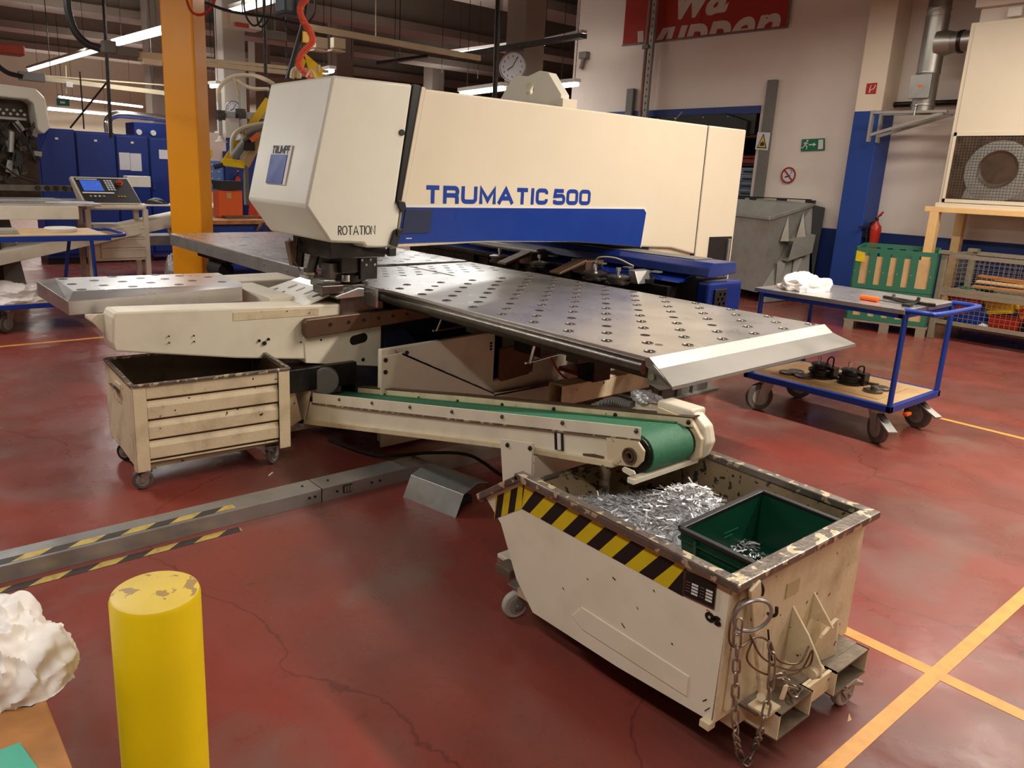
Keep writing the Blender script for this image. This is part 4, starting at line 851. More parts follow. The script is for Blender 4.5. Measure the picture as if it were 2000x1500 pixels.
for k, (q, d) in enumerate(pos):
    if me is None: l = obj('link', lk, 'chainm', ch, smooth=True); me = l.data
    else: l = bpy.data.objects.new('link', me); COL.objects.link(l); l.parent = ch
    rot = d.to_track_quat('Z', 'Y').to_matrix() @ Matrix.Rotation(radians(90*(k % 2)+20), 3, 'Z')
    l.location = q-wloc(ch); l.rotation_euler = rot.to_euler()
for q, d in (((1.872,0.890,0.283), (1, -.1, -.2)), ((1.915,0.890,0.252), (.8, -.2, -.4)), ((1.941,0.885,0.224), (.6, -.3, -.3)), ((1.981,0.885,0.189), (.9, .1, .1)), ((1.947,0.880,0.201), (-.5, -.5, .1)), ((2.019,0.880,0.165), (1, 0, 0))):
    l = bpy.data.objects.new('link', me); COL.objects.link(l); l.parent = ch; l.location = Vector(q)-wloc(ch); l.rotation_euler = Vector(d).normalized().to_track_quat('Z', 'Y').to_euler()
P('tag_plate', MB().cbox((1.872,0.870,0.243), (.022, .005, .04), Matrix.Rotation(.4, 3, 'Y')), 'worn', ch)
# metal offcuts
def heap(x, y):
    h = .37+.21*math.exp(-(((x-2.16)/.20)**2+((y-1.43)/.17)**2))+.09*math.exp(-(((x-1.95)/.3)**2+((y-1.70)/.15)**2))
    h += .03*noise.noise(Vector((x*9, y*9, 0))); h -= .07*max(0, (1.95-x)/.25)*(1 if y < 1.5 else .4)
    return h
sc = MB()
nx, ny = 26, 30
vs = [(sx0+.01+(sx1-sx0-.02)*i/nx, 1.0+.84*j/ny, heap(sx0+.74*i/nx, 1.0+.84*j/ny)-.015) for j in range(ny+1) for i in range(nx+1)]
sc.add(vs, [(j*(nx+1)+i, j*(nx+1)+i+1, (j+1)*(nx+1)+i+1, (j+1)*(nx+1)+i) for j in range(ny) for i in range(nx)])
rnd = random.Random(3)
for k in range(3600):
    x = rnd.uniform(sx0+.03, sx1-.03); y = rnd.uniform(1.22, 1.86)
    if y > 1.75 and rnd.random() < .5: continue
    z = heap(x, y)-.012+rnd.random()*.017
    l = rnd.uniform(.022, .075); wd = rnd.uniform(.003, .007)
    R = Matrix.Rotation(rnd.uniform(0, pi), 3, 'Z') @ Matrix.Rotation(rnd.gauss(0, .2), 3, 'Y') @ Matrix.Rotation(rnd.uniform(-.9, .9), 3, 'X')
    if rnd.random() < .04: sc.cyl(Vector((x, y, z))-R @ Vector((0, 0, .0006)), Vector((x, y, z))+R @ Vector((0, 0, .0006)), rnd.uniform(.006, .012), 10)
    else: sc.cbox((x, y, z), (l, wd, .0012), R)
offm = mat('cut_aluminium_strips', (226, 226, 228), .38, .6, var=.25, scale=45, dirt=(140, 138, 140), dirt_amt=.5, dirt_scale=30)
so = solo('metal_offcuts', sc, offm, 'heap of shiny punched metal strips lying in the cream skip', 'scrap', kind='stuff')
# green crate in the skip
CX_ = thing('green_crate', 'dark green plastic crate sitting tilted on the metal strips in the skip', 'crate', (2.12, 1.13, .42))
rt_ = [(1.885, 1.268, .572), (2.335, 1.268, .588), (2.322, .985, .588), (1.872, .985, .572)]
bt_ = [(1.905, 1.25, .40), (2.31, 1.25, .415), (2.30, 1.005, .415), (1.895, 1.005, .40)]
b = MB(); ib = [(x+(.008 if i in (0, 3) else -.008), y+(-.008 if i < 2 else .008), z+.006) for i, (x, y, z) in enumerate(bt_)]; it = [(x+(.008 if i in (0, 3) else -.008), y+(-.008 if i < 2 else .008), z) for i, (x, y, z) in enumerate(rt_)]
b.add(bt_+rt_+ib+it, [(3, 2, 1, 0), (0, 1, 5, 4), (1, 2, 6, 5), (2, 3, 7, 6), (3, 0, 4, 7), (8, 9, 10, 11), (8, 12, 13, 9), (9, 13, 14, 10), (10, 14, 15, 11), (11, 15, 12, 8), (4, 5, 13, 12), (5, 6, 14, 13), (6, 7, 15, 14), (7, 4, 12, 15)])
P('crate_body', b, 'gbox', CX_)
b = MB()
for i in range(4): a, c = Vector(rt_[i]), Vector(rt_[(i+1) % 4]); b.beam(a, c, .022, .012)
P('crate_rim', b, 'black', CX_, bevel=.003)
b = MB()
for i in range(4): a, c = Vector(rt_[i])-Vector((0, 0, .03)), Vector(rt_[(i+1) % 4])-Vector((0, 0, .03)); b.beam(a, c, .012, .005)
P('crate_ledge', b, 'gbox', CX_)
P('crate_handle', MB().beam((1.876, 1.20, .50), (1.872, 1.05, .50), .02, .022), 'gbox', CX_, bevel=.004)
P('crate_rib', MB().beam((1.880, 1.205, .555), (1.892, 1.20, .42), .012, .01), 'gbox', CX_)
P('crate_marking', MB().box(2.10, 2.18, 1.2465, 1.2475, .50, .504).box(2.10, 2.15, 1.2465, 1.2475, .485, .489), 'gdark', CX_)
b = MB()
for k in range(90):
    x, y = rnd.gauss(2.17, .035), rnd.gauss(1.16, .03); R = Matrix.Rotation(rnd.uniform(0, pi), 3, 'Z') @ Matrix.Rotation(rnd.gauss(0, .4), 3, 'Y')
    b.cbox((x, y, .424+abs(rnd.gauss(0, .008))), (rnd.uniform(.006, .02), .003, .001), R)
solo('metal_crumbs', b, offm, 'few metal crumbs lying on the floor of the green crate', 'scrap', kind='stuff')

# ---------------------------------------------------------------- cream box cart on castors
CT = thing('box_cart', 'cream ribbed steel box cart on small castors under the machine frame', 'cart', (1.37, 3.9, 0))
ca, cb, cc_, cdd = Vector((.968, 3.720)), Vector((1.745, 3.672)), Vector((1.80, 4.28)), Vector((1.000, 4.335))
def wall_(p, q, z0, z1, t, ribs=False):
    d = (q-p).normalized(); nrm = Vector((d.y, -d.x)); L = (q-p).length; b = MB()
    if not ribs:
        b.add([(p.x, p.y, z0), (q.x, q.y, z0), (q.x, q.y, z1), (p.x, p.y, z1), (p.x-nrm.x*t, p.y-nrm.y*t, z0), (q.x-nrm.x*t, q.y-nrm.y*t, z0), (q.x-nrm.x*t, q.y-nrm.y*t, z1), (p.x-nrm.x*t, p.y-nrm.y*t, z1)], [(0, 1, 2, 3), (7, 6, 5, 4), (0, 4, 5, 1), (2, 6, 7, 3), (0, 3, 7, 4), (1, 5, 6, 2)])
    else:
        s_ = .062; e = .05; pr = []
        H = z1-z0
        for k in range(4):
            zt = z1-k*H/4
            pr += [(0, zt), (0, zt-H/4*.56), (-.013, zt-H/4*.64), (-.010, zt-H/4*.80)]
        pr = [(a, z) for a, z in pr]; m = len(pr); vs = []
        for u in (s_, L-s_):
            for a, z in pr: vs.append((p.x+d.x*u+nrm.x*(a-.002), p.y+d.y*u+nrm.y*(a-.002), z))
        for u in (s_, L-s_):
            for a, z in pr: vs.append((p.x+d.x*u-nrm.x*.022, p.y+d.y*u-nrm.y*.022, z))
        b.add(vs, [(i, i+1, m+i+1, m+i) for i in range(m-1)]+[(2*m+i, 3*m+i, 3*m+i+1, 2*m+i+1) for i in range(m-1)]+[(0, m, 3*m, 2*m), (m-1, 3*m-1, 4*m-1, 2*m-1)])
    return b
z0, z1 = .135, .555
P('ribbed_panel', wall_(ca, cb, z0, z1-.012, .01, True), 'worn', CT)
P('end_panel', wall_(cdd, ca, z0, z1, .006), 'worn', CT); P('end_panel', wall_(cb, cc_, z0, z1, .006), 'worn', CT); P('back_panel', wall_(cc_, cdd, z0, z1, .006), 'worn', CT)
ins_ = lambda p: (p-Vector((1.38, 4.0)))*.955+Vector((1.38, 4.0))
b = MB(); ii = [ins_(p) for p in (ca, cb, cc_, cdd)]
b.add([(p.x, p.y, .15) for p in ii]+[(p.x, p.y, z1-.005) for p in ii], [(0, 1, 2, 3), (0, 4, 5, 1), (1, 5, 6, 2), (2, 6, 7, 3), (3, 7, 4, 0)]); P('cart_lining', b, 'darkin', CT)
for p in (ca, cb, cc_, cdd):
    b = MB(); c_ = Vector((1.38, 4.0)); sxn = 1 if p.x < 1.4 else -1; syn = 1 if p.y < 4 else -1
    b.box(min(p.x, p.x+sxn*.06), max(p.x, p.x+sxn*.06), min(p.y-.004*syn, p.y), max(p.y-.004*syn, p.y), .12, z1); b.box(min(p.x-.003*sxn, p.x), max(p.x-.003*sxn, p.x), min(p.y, p.y+syn*.05), max(p.y, p.y+syn*.05), .12, z1)
    P('corner_post', b, 'worn', CT)
pr_ = [ca, cb, cc_, cdd]
for i in range(4): a, c_ = pr_[i], pr_[(i+1) % 4]; P('rim', MB().beam((a.x, a.y, z1), (c_.x, c_.y, z1), .022, .014), 'rim', CT, bevel=.003)
hn = P('grab_handle', MB().box(.978, .984, 3.98, 4.08, .40, .50), 'worn', CT, bevel=.002)
P('handle_bar', MB().tube([(.978, 4.07, .46), (.955, 4.07, .49), (.955, 3.99, .49), (.978, 3.99, .46)], .007, 8), 'rim', hn)
P('underframe', MB().box(1.0, 1.72, 3.76, 4.24, .115, .137), 'worn', CT)
for (x, y, a) in ((1.03, 3.79, 2.8), (1.67, 3.76, .6), (1.06, 4.22, 2.2), (1.7, 4.2, .4)): castor(CT, (x, y), .05, a, 'rubber' if x < 1.2 and y > 4 else 'tyre', .118, .026)

# ---------------------------------------------------------------- yellow bollard
BO = thing('bollard', 'round yellow steel bollard with a scuffed top in the foreground', 'bollard', (.355, 1.305, 0))
P('post', MB().lathe([(.077, 0), (.077, .842), (.074, .85)], (.355, 1.305, 0), 56), 'bollard', BO, smooth=True)
P('top_cap', MB().lathe([(.0745, .8495), (.070, .8525), (.001, .8535)], (.355, 1.305, 0), 56), 'bolltop', BO, smooth=True)
# ---------------------------------------------------------------- bench corner, rag, green things at left edge
BN = thing('work_bench', 'worn wooden bench top reaching into the lower left corner', 'bench', (-.2, 1.1, 0))
P('bench_top', MB().box(-.6, .172, .75, 1.43, .665, .70), 'planks', BN, bevel=.006)
for x, y in ((.14, 1.36), (-.55, 1.36), (.14, .8), (-.55, .8)): P('leg', MB().box(x-.02, x+.02, y-.02, y+.02, 0, .665), 'grey', BN)
rag = solo('cotton_rag', crumple((.105, 1.43, .70), .135, .12, .145, 4.2, 60, .34), 'cloth', 'big crumpled white rag on the wooden bench at the left edge', 'cloth', smooth=True)
solo('teal_board', MB().prism([(0.116,1.212),(0.134,1.100),(0.029,1.142),(0.049,1.211)], 'z', .704, .716), 'teal', 'teal green board lying on the wooden bench in the bottom left corner', 'board', bevel=.002)
solo('green_bin', MB().add([(-.3, 1.55, 0), (.10, 1.55, 0), (.10, 1.85, 0), (-.3, 1.85, 0), (-.3, 1.5, .86), (0.140, 1.5, .86), (.135, 1.9, .86), (-.3, 1.9, .86)], [(3, 2, 1, 0), (4, 5, 6, 7), (0, 1, 5, 4), (1, 2, 6, 5), (2, 3, 7, 6), (3, 0, 4, 7)]), 'gframe', 'green bin standing at the left edge behind the white rag', 'bin', bevel=.01)
# ---------------------------------------------------------------- right trolley
def trolley_frame(TT, x0, x1, y0, y1, zt, zd, top_m, deck_m, posts, handle_y):
    P('deck', MB().box(x0+.02, x1-.02, y0+.02, y1-.02, zd-.015, zd), deck_m, TT)
    for nm, zz, hh in (('deck_frame', zd-.02, .045),):
        b = MB(); b.box(x0, x1, y0, y0+.035, zz-hh/2, zz+hh/2); b.box(x0, x1, y1-.035, y1, zz-hh/2, zz+hh/2); b.box(x0, x0+.035, y0, y1, zz-hh/2, zz+hh/2); b.box(x1-.035, x1, y0, y1, zz-hh/2, zz+hh/2)
        P(nm, b, 'bluefr', TT, bevel=.004)
TR = thing('platform_trolley', 'blue two-shelf trolley with steel top, right of the machine table', 'trolley', (5.4, 2.45, 0))
x0, x1, y0, y1 = 5.03, 5.80, 1.95, 3.0
trolley_frame(TR, x0, x1, y0, y1, .89, .27, 'steel', 'ply', None, None)
P('table_top', MB().box(x0, x1, y0+.02, y1, .862, .892), 'steel', TR, bevel=.003)
P('top_frame', MB().box(x0+.01, x1-.01, y0+.03, y0+.06, .835, .862).box(x0+.01, x1-.01, y1-.05, y1-.02, .835, .862).box(x0+.01, x0+.04, y0+.03, y1-.02, .835, .862).box(x1-.04, x1-.01, y0+.03, y1-.02, .835, .862), 'bluefr', TR)
for x, y in ((x0+.02, y0+.02), (x1-.02, y0+.02), (x0+.02, y1-.05), (x1-.02, y1-.05), ): P('post', MB().cyl((x, y, .26), (x, y, .87), .017, 14), 'bluefr', TR, smooth=True)
P('push_handle', MB().tube(curve_pts([(x0+.02, y0+.03, .885), (x0+.03, y0-.10, .885), (x0+.10, y0-.15, .885), (x1-.10, y0-.15, .885), (x1-.03, y0-.10, .885), (x1-.02, y0+.03, .885)], 6), .017, 12), 'bluefr', TR, smooth=True)
for x, y, a, br in ((5.12, 2.86, 2.6, 0), (5.70, 2.86, 2.4, 0), (5.12, 2.07, -2.2, 1), (5.70, 2.07, -1.9, 1)): castor(TR, (x, y), .1, a, 'tyre', .228, .038, br)
P('brake_pedal', MB().cbox((5.35, 1.97, .17), (.07, .03, .02)), 'orange', TR, bevel=.003)
solo('cotton_rag', crumple((5.32, 2.78, .893), .20, .15, .115, 9.1, 44, .4), 'cloth', 'crumpled white rag on the steel top of the right trolley', 'cloth', smooth=True)
sd = thing('screwdriver', 'screwdriver with an orange handle on the right trolley', 'screwdriver', (5.2, 2.2, .89))
P('handle', MB().cyl((5.21, 2.33, .908), (5.20, 2.21, .908), .017, 8), 'orange', sd, bevel=.003); P('shaft', MB().cyl((5.20, 2.21, .905), (5.195, 2.05, .902), .004, 8), 'chrome', sd)
wt = thing('clamp_tool', 'dark metal tool with a curved handle on the right trolley', 'tool', (5.4, 2.1, .89))
P('tool_body', MB().beam((5.44, 2.28, .903), (5.36, 1.95, .903), .03, .018).cyl((5.36, 1.95, .893), (5.36, 1.95, .915), .024, 12), 'iron', wt, bevel=.003)
P('curved_handle', MB().tube(curve_pts([(5.39, 2.20, .93), (5.37, 2.18, .905), (5.34, 2.10, .90), (5.35, 2.04, .912), (5.36, 2.03, .94)]), .011, 8), 'black', wt)
solo('black_block', MB().cbox((5.20, 2.00+.03, .901), (.05, .05, .018)), 'black', 'small black block beside the screwdriver on the right trolley', 'block', bevel=.002)
solo('cardboard_sheet', MB().prism([(5.14, 2.08), (5.66, 2.10), (5.62, 2.92), (5.16, 2.86)], 'z', .2705, .274), 'card', 'pale cardboard sheet under the tools on the lower trolley shelf', 'cardboard')
def tool(nm, x, y, label, hang=0, s=1):
    t_ = thing(nm, label, 'tool', (x, y, .274), )
    P('body', MB().lathe([(.058*s, 0), (.06*s, .012*s), (.05*s, .016*s), (.05*s, .03*s), (.058*s, .034*s), (.058*s, .046*s), (.042*s, .052*s), (.042*s, .064*s), (.05*s, .068*s), (.044*s, .078*s)], (x, y, .274), 18), 'iron', t_, smooth=True)
    P('stud', MB().cyl((x-.01, y+.01, .37), (x-.01, y+.01, .43), .010, 8).cyl((x-.01, y+.01, .41), (x-.01, y+.01, .425), .014, 8), 'chrome', t_)
    P('clamp_block', MB().cbox((x+.05, y-.06, .315), (.08, .07, .085)), 'iron', t_, bevel=.003)
    P('handle', MB().tube(curve_pts([(x+.03, y-.03, .34), (x+.03, y-.035, .375+hang), (x+.055, y-.06, .38+hang), (x+.06, y-.06, .33)]), .006, 8), 'black', t_)
tool('tool_cartridge', 5.36, 2.60, 'dark tool cartridge with an arched handle on the lower trolley shelf', .04, 1.35)
tool('tool_cartridge', 5.38, 2.39, 'dark tool cartridge beside a rod, nearer the trolley handle', .02, 1.35)
def disc(x, y, label, r=.056): 
    t_ = thing('die_disc', label, 'tool disc', (x, y, .274)); P('ring', MB().lathe([(r, 0), (r, .016), (r*.85, .02), (r*.8, .02)], (x, y, .274), 20), 'irong', t_, smooth=True); P('insert', MB().lathe([(r*.8, 0), (r*.8, .0185), (r*.3, .0185), (r*.28, .012)], (x, y, .275), 18), 'iron', t_, smooth=True)
disc(5.24, 2.78, 'small round steel die farthest left on the lower trolley shelf'); disc(5.33, 2.76, 'round steel die behind the leftmost die on the lower trolley shelf')
disc(5.25, 2.66, 'flat round steel die just left of the arched-handle tool cartridge', .064); disc(5.30, 2.19, 'round steel die with a raised knob near the front shelf corner', .062); disc(5.42, 2.19, 'round steel die farthest back at the right of the shelf', .058)
P('knob', MB().cyl((5.31, 2.19, .29), (5.31, 2.19, .315), .022, 14), 'irong', bpy.data.objects['die_disc.003'], bevel=.003)
solo('steel_rod', MB().beam((5.42, 2.52, .283), (5.50, 2.24, .283), .03, .014), 'iron', 'dark flat rod lying behind the two tool cartridges', 'rod', bevel=.003)
solo('floor_scrap', MB().cbox((1.61, 3.63, .003), (.05, .006, .002), Matrix.Rotation(.7, 3, 'Z')), 'white', 'thin white strip lying on the floor beside the box cart', 'scrap')
solo('floor_scrap', MB().add([(2.238, 0.832, 0), (2.259, 0.828, 0), (2.275, 0.845, .006)], [(0, 1, 2)]), 'card', 'tiny tan chip on the floor right of the skip castor', 'scrap')

# ---------------------------------------------------------------- right wall furniture
po = thing('poster', 'large dark red poster with pale lettering high on the right wall', 'poster', (10.98, 8.1, 3.9))
P('poster_panel', MB().prism([(6.57, 3.845), (8.06, 3.862), (8.06, 5.7), (6.57, 5.7)], 'x', 10.955, 10.985), 'poster', po, bevel=.003)
P('poster_panel', MB().prism([(8.065, 3.862), (9.647, 3.879), (9.647, 5.7), (8.065, 5.7)], 'x', 10.955, 10.985), 'poster', po, bevel=.003)
P('poster_frame', MB().beam((10.96, 6.56, 3.835), (10.96, 9.66, 3.868), .03, .02).beam((10.96, 6.56, 3.83), (10.96, 6.56, 5.7), .02, .03, (1, 0, 0)), 'grey', po)
def heavy_text(body, size, y_left, z_base, zmin, name, shear=.35, sx=1.0):
    cu = bpy.data.curves.new('t', 'FONT'); cu.body = body; cu.size = size; cu.shear = shear; cu.offset = size*.028; cu.space_character = 1.0
    o = bpy.data.objects.new('t', cu); COL.objects.link(o); dg = bpy.context.evaluated_depsgraph_get(); dg.update()
    me = bpy.data.meshes.new_from_object(o.evaluated_get(dg)); bpy.data.objects.remove(o); bpy.data.curves.remove(cu)
    bm = bmesh.new(); bm.from_mesh(me)
    for v in bm.verts: x, y = v.co.x, v.co.y; v.co = Vector((10.952, y_left-x*sx, z_base+y+(y_left-x*sx-9.6)*.011+0*x))
    bmesh.ops.bisect_plane(bm, geom=bm.verts[:]+bm.edges[:]+bm.faces[:], plane_co=(0, 8.1, zmin), plane_no=(0, -.011, 1), clear_inner=True)
    mb = MB(); bm.verts.ensure_lookup_table(); mb.add([v.co.copy() for v in bm.verts], [tuple(v.index for v in f.verts) for f in bm.faces]) if not bm.verts.index_update() else 0
    bm.free(); return obj(name, mb, 'postl', po)
heavy_text('wuppen', .86, 9.42, 3.66, 3.874, 'lettering', .3, .98)
heavy_text('wa', .9, 8.66, 4.20, 3.874, 'lettering', .3, 1.0)
def flat(poly, m, par, x=10.97, t=.002, nm='print'): return P(nm, MB().prism(poly, 'x', x-t, x), m, par)
ex = thing('exit_sign', 'green emergency exit sign with running figure and arrow on the white wall', 'sign', (10.98, 5.94, 2.2))
flat([(6.10, 2.11), (5.745, 2.126), (5.767, 2.287), (6.105, 2.275)], 'green', ex, 10.985, .01, 'sign_plate')
flat([(5.84, 2.135), (5.765, 2.14), (5.782, 2.27), (5.85, 2.265)], 'paper', ex)
flat([(5.985, 2.19), (5.92, 2.192), (5.92, 2.175), (5.875, 2.2), (5.92, 2.228), (5.92, 2.208), (5.985, 2.206)], 'paper', ex)
P('running_figure', MB().cyl((10.968, 6.015, 2.252), (10.972, 6.015, 2.252), .014, 12).beam((10.969, 6.03, 2.235), (10.969, 6.04, 2.19), .006, .026).beam((10.969, 6.035, 2.195), (10.969, 6.005, 2.165), .006, .016).beam((10.969, 6.005, 2.165), (10.969, 6.015, 2.135), .006, .012).beam((10.969, 6.045, 2.19), (10.969, 6.07, 2.155), .006, .014).beam((10.969, 6.07, 2.155), (10.969, 6.095, 2.155), .006, .012).beam((10.969, 6.025, 2.225), (10.969, 5.995, 2.21), .006, .01).beam((10.969, 6.04, 2.225), (10.969, 6.07, 2.215), .006, .01), 'paper', ex)
ns = thing('no_smoking_sign', 'round no smoking sign on the white wall below the exit sign', 'sign', (10.98, 6.24, 1.77))
P('sign_disc', MB().cyl((10.975, 6.24, 1.765), (10.985, 6.24, 1.765), .118, 32), 'paper', ns)
P('red_ring', MB().tube([(10.973, 6.24+.106*cos(a*pi/18), 1.765+.106*sin(a*pi/18)) for a in range(36)], .012, 6, True).beam((10.972, 6.31, 1.84), (10.972, 6.17, 1.69), .018, .01, (1, 0, 0)), 'poster', ns)
P('cigarette', MB().beam((10.973, 6.29, 1.735), (10.973, 6.21, 1.76), .004, .018), 'ink', ns)
P('smoke', MB().tube(curve_pts([(10.974, 6.21, 1.78), (10.974, 6.19, 1.82), (10.974, 6.22, 1.84)]), .004, 5), 'ink', ns)
hs = thing('fire_sign', 'red fire hose sign on the front of the wall column', 'sign', (10.59, 5.04, 2.88))
flat([(5.104, 2.815), (4.972, 2.812), (4.972, 2.946), (5.104, 2.944)], 'red', hs, 10.598, .006, 'sign_plate')
P('hose_symbol', MB().tube(curve_pts([(10.590, 5.06, 2.83), (10.590, 5.04, 2.86), (10.590, 5.0, 2.88), (10.590, 4.99, 2.92)]), .006, 5).tube(curve_pts([(10.590, 5.05, 2.83), (10.590, 5.055, 2.88), (10.590, 5.04, 2.92)]), .005, 5), 'paper', hs)
for k, (y, zt, lb) in enumerate(((6.67, 3.12, 'tall grey steel guide post right of the dark opening'), (9.36, 3.14, 'grey steel guide post left of the galvanised strut, behind the machine arm'))):
    solo('guide_post', MB().box(10.92, 10.99, y-.075, y+.075, 0, zt), 'grey', lb, 'post', 'guide posts of the door opening', bevel=.006)
wsn = thing('warning_sign', 'white sign with yellow warning triangle on the right guide post', 'sign', (10.8, 6.69, 2.25))
flat([(6.80, 2.13), (6.59, 2.115), (6.585, 2.37), (6.795, 2.38)], 'paper', wsn, 10.918, .006, 'sign_plate')
flat([(6.78, 2.15), (6.61, 2.14), (6.69, 2.36)], 'ink', wsn, 10.911, .001, 'triangle_border'); flat([(6.76, 2.165), (6.632, 2.157), (6.69, 2.325)], 'hazy', wsn, 10.9095, .001, 'triangle')
flat([(6.73, 2.18), (6.66, 2.178), (6.655, 2.21), (6.68, 2.245), (6.72, 2.225)], 'ink', wsn, 10.908, .001, 'hand_symbol')
st = thing('cable_strut', 'galvanised perforated strut with pipe running up the wall across the red poster', 'strut', (10.85, 8.9, 0))
P('strut', MB().box(10.80, 10.86, 8.86, 8.94, 0, 5.9), 'galvm', st); P('pipe', MB().cyl((10.84, 9.02, 0), (10.84, 9.02, 5.9), .03, 10), mat('brownish_pipe', (150, 110, 96), .5), st)
P('strut_clip', MB().box(10.78, 10.86, 8.93, 9.06, 3.74, 3.80), 'iron', st)
for k in range(24): P('strut_slot', MB().box(10.798, 10.8, 8.89, 8.91, 2.3+.11*k, 2.34+.11*k), 'iron', st)
ws = thing('wall_bracket', 'grey box bracket at the left edge of the white wall', 'bracket', (10.95, 10.5, 3.7))
P('box', MB().box(10.88, 10.99, 10.44, 10.62, 3.72, 3.84), 'grey', ws, bevel=.01); P('arm', MB().beam((10.93, 10.53, 3.72), (10.93, 10.58, 3.55), .05, .06), 'grey', ws)
# shelf behind the opening
sh = thing('storage_shelf', 'shelving in the dark store room behind the opening', 'shelf', (11.9, 7.6, 0))
for z in (.5, 1.42, 1.93): P('shelf_board', MB().box(11.6, 12.3, 6.9, 10.0, z-.03, z), 'black', sh)
for y in (6.95, 8.4, 9.95): P('upright', MB().box(11.58, 11.63, y-.03, y+.03, 0, 2.6), 'iron', sh)
bb = None
for k in range(4):
    lb = ['pale blue-grey plastic box, %s of the stack on the store room shelf' % w_ for w_ in ('lowest', 'second from the bottom', 'third from the bottom', 'topmost')][k]
    t_ = solo('storage_box', MB().box(11.66, 12.1, 7.15, 7.52, 1.422+.115*k, 1.53+.115*k).box(11.64, 11.66, 7.14, 7.53, 1.50+.115*k, 1.53+.115*k), mat('pale_blue_plastic', (160, 178, 205), .5), lb, 'box', 'boxes on the store room shelf', bevel=.004)
    P('label_slot', MB().box(11.635, 11.64, 7.25, 7.42, 1.45+.115*k, 1.48+.115*k), 'ink', t_)
solo('paper_stack', MB().box(11.62, 11.64, 7.45, 7.62, 1.44, 1.7), 'paper', 'white sheet of paper in front of the blue shelf boxes', 'paper')
solo('red_bundle', MB().cbox((11.9, 7.45, 1.98), (.3, .5, .08)).cbox((11.85, 7.4, 2.05), (.2, .35, .05)), 'red', 'red bundle lying on the upper store room shelf', 'bundle', bevel=.01)
solo('cream_box', MB().box(11.7, 12.1, 7.0, 7.6, 2.36, 2.62), 'card', 'cream box high in the dark store room opening', 'box', bevel=.005)
dr = thing('roller_door', 'dark rolled-up door housing under the blue lintel of the opening', 'door', (11.1, 8.4, 2.4))
P('door_cover', MB().prism([(7.0, 2.33), (9.3, 2.33), (9.3, 2.62), (8.9, 2.66), (7.4, 2.67), (7.0, 2.55)], 'x', 10.93, 11.05), 'black', dr, bevel=.01)
for y in (7.35, 7.8, 8.35, 8.7): P('rivet', MB().sphere((10.925, y, 2.62), .012, 5), 'chrome', dr)
P('hanging_wire', MB().tube(curve_pts([(10.9, 8.2, 2.72), (10.88, 8.3, 2.6), (10.9, 8.4, 2.45)]), .006, 5), 'hose', dr)
# exhaust duct with T branch, bracket
du = thing('exhaust_duct', 'shiny steel exhaust duct with a side branch beside the wall column', 'duct', (10.4, 4.3, 2.57))
dx, dy, r = 10.45, 4.31, .125
P('duct_pipe', MB().lathe([(r, 0), (r, .42), (r*1.04, .43), (r, .44)], (dx, dy, 2.56), 28), 'steelb', du, smooth=True)
P('tee_body', MB().lathe([(r*1.03, 0), (r*1.03, .62)], (dx, dy, 3.0), 28), 'steelb', du, smooth=True)
P('duct_pipe', MB().lathe([(r, 0), (r, .1), (r*1.05, .11), (r, .12), (r, 2.3)], (dx, dy, 3.62), 28), 'steelb', du, smooth=True)
P('tee_cone', MB().cyl((dx, dy-.06, 3.33), (dx, dy-.22, 3.33), .165, 28, .122), 'steelb', du, smooth=True)
P('branch_pipe', MB().cyl((dx, dy-.22, 3.33), (dx, 3.85, 3.33), .118, 28), 'steelb', du, smooth=True)
P('clamp_ring', MB().cyl((dx, 4.02, 3.33), (dx, 3.98, 3.33), .13, 28), 'iron', du, smooth=True)
for z in (2.99, 3.62, 3.70, 2.62): P('seam_ring', MB().lathe([(r*1.05, 0), (r*1.07, .01), (r*1.05, .02)], (dx, dy, z), 28), 'steelb', du, smooth=True)
P('access_door', MB().box(dx-.16, dx-.11, dy-.11, dy+.13, 2.70, 2.97), 'galv', du, bevel=.004); P('access_sticker', MB().box(dx-.163, dx-.16, dy-.03, dy+.03, 2.83, 2.85), 'orange', du)
P('drain_tap', MB().cyl((dx-.14, dy+.02, 2.62), (dx-.14, dy+.02, 2.50), .008, 8).sphere((dx-.14, dy+.02, 2.62), .016, 6), 'chrome', du)
br = thing('duct_bracket', 'galvanised wall bracket carrying the steel exhaust duct', 'bracket', (10.5, 4.4, 2.4))
for x in (10.35, 10.60): P('bracket_arm', MB().beam((x, 4.86, 2.555), (x, 3.98, 2.545), .05, .03), 'galvm', br); P('bracket_strut', MB().beam((x, 4.85, 2.28), (x, 4.02, 2.53), .035, .035), 'galvm', br); P('bracket_plate', MB().box(x-.03, x+.03, 4.84, 4.87, 2.2, 2.58), 'galvm', br)
solo('wall_pipe', MB().cyl((10.93, 4.86, 2.70), (10.93, 2.5, 2.70), .035, 12), 'iron', 'dark horizontal pipe on the wall behind the exhaust duct', 'pipe', smooth=True)
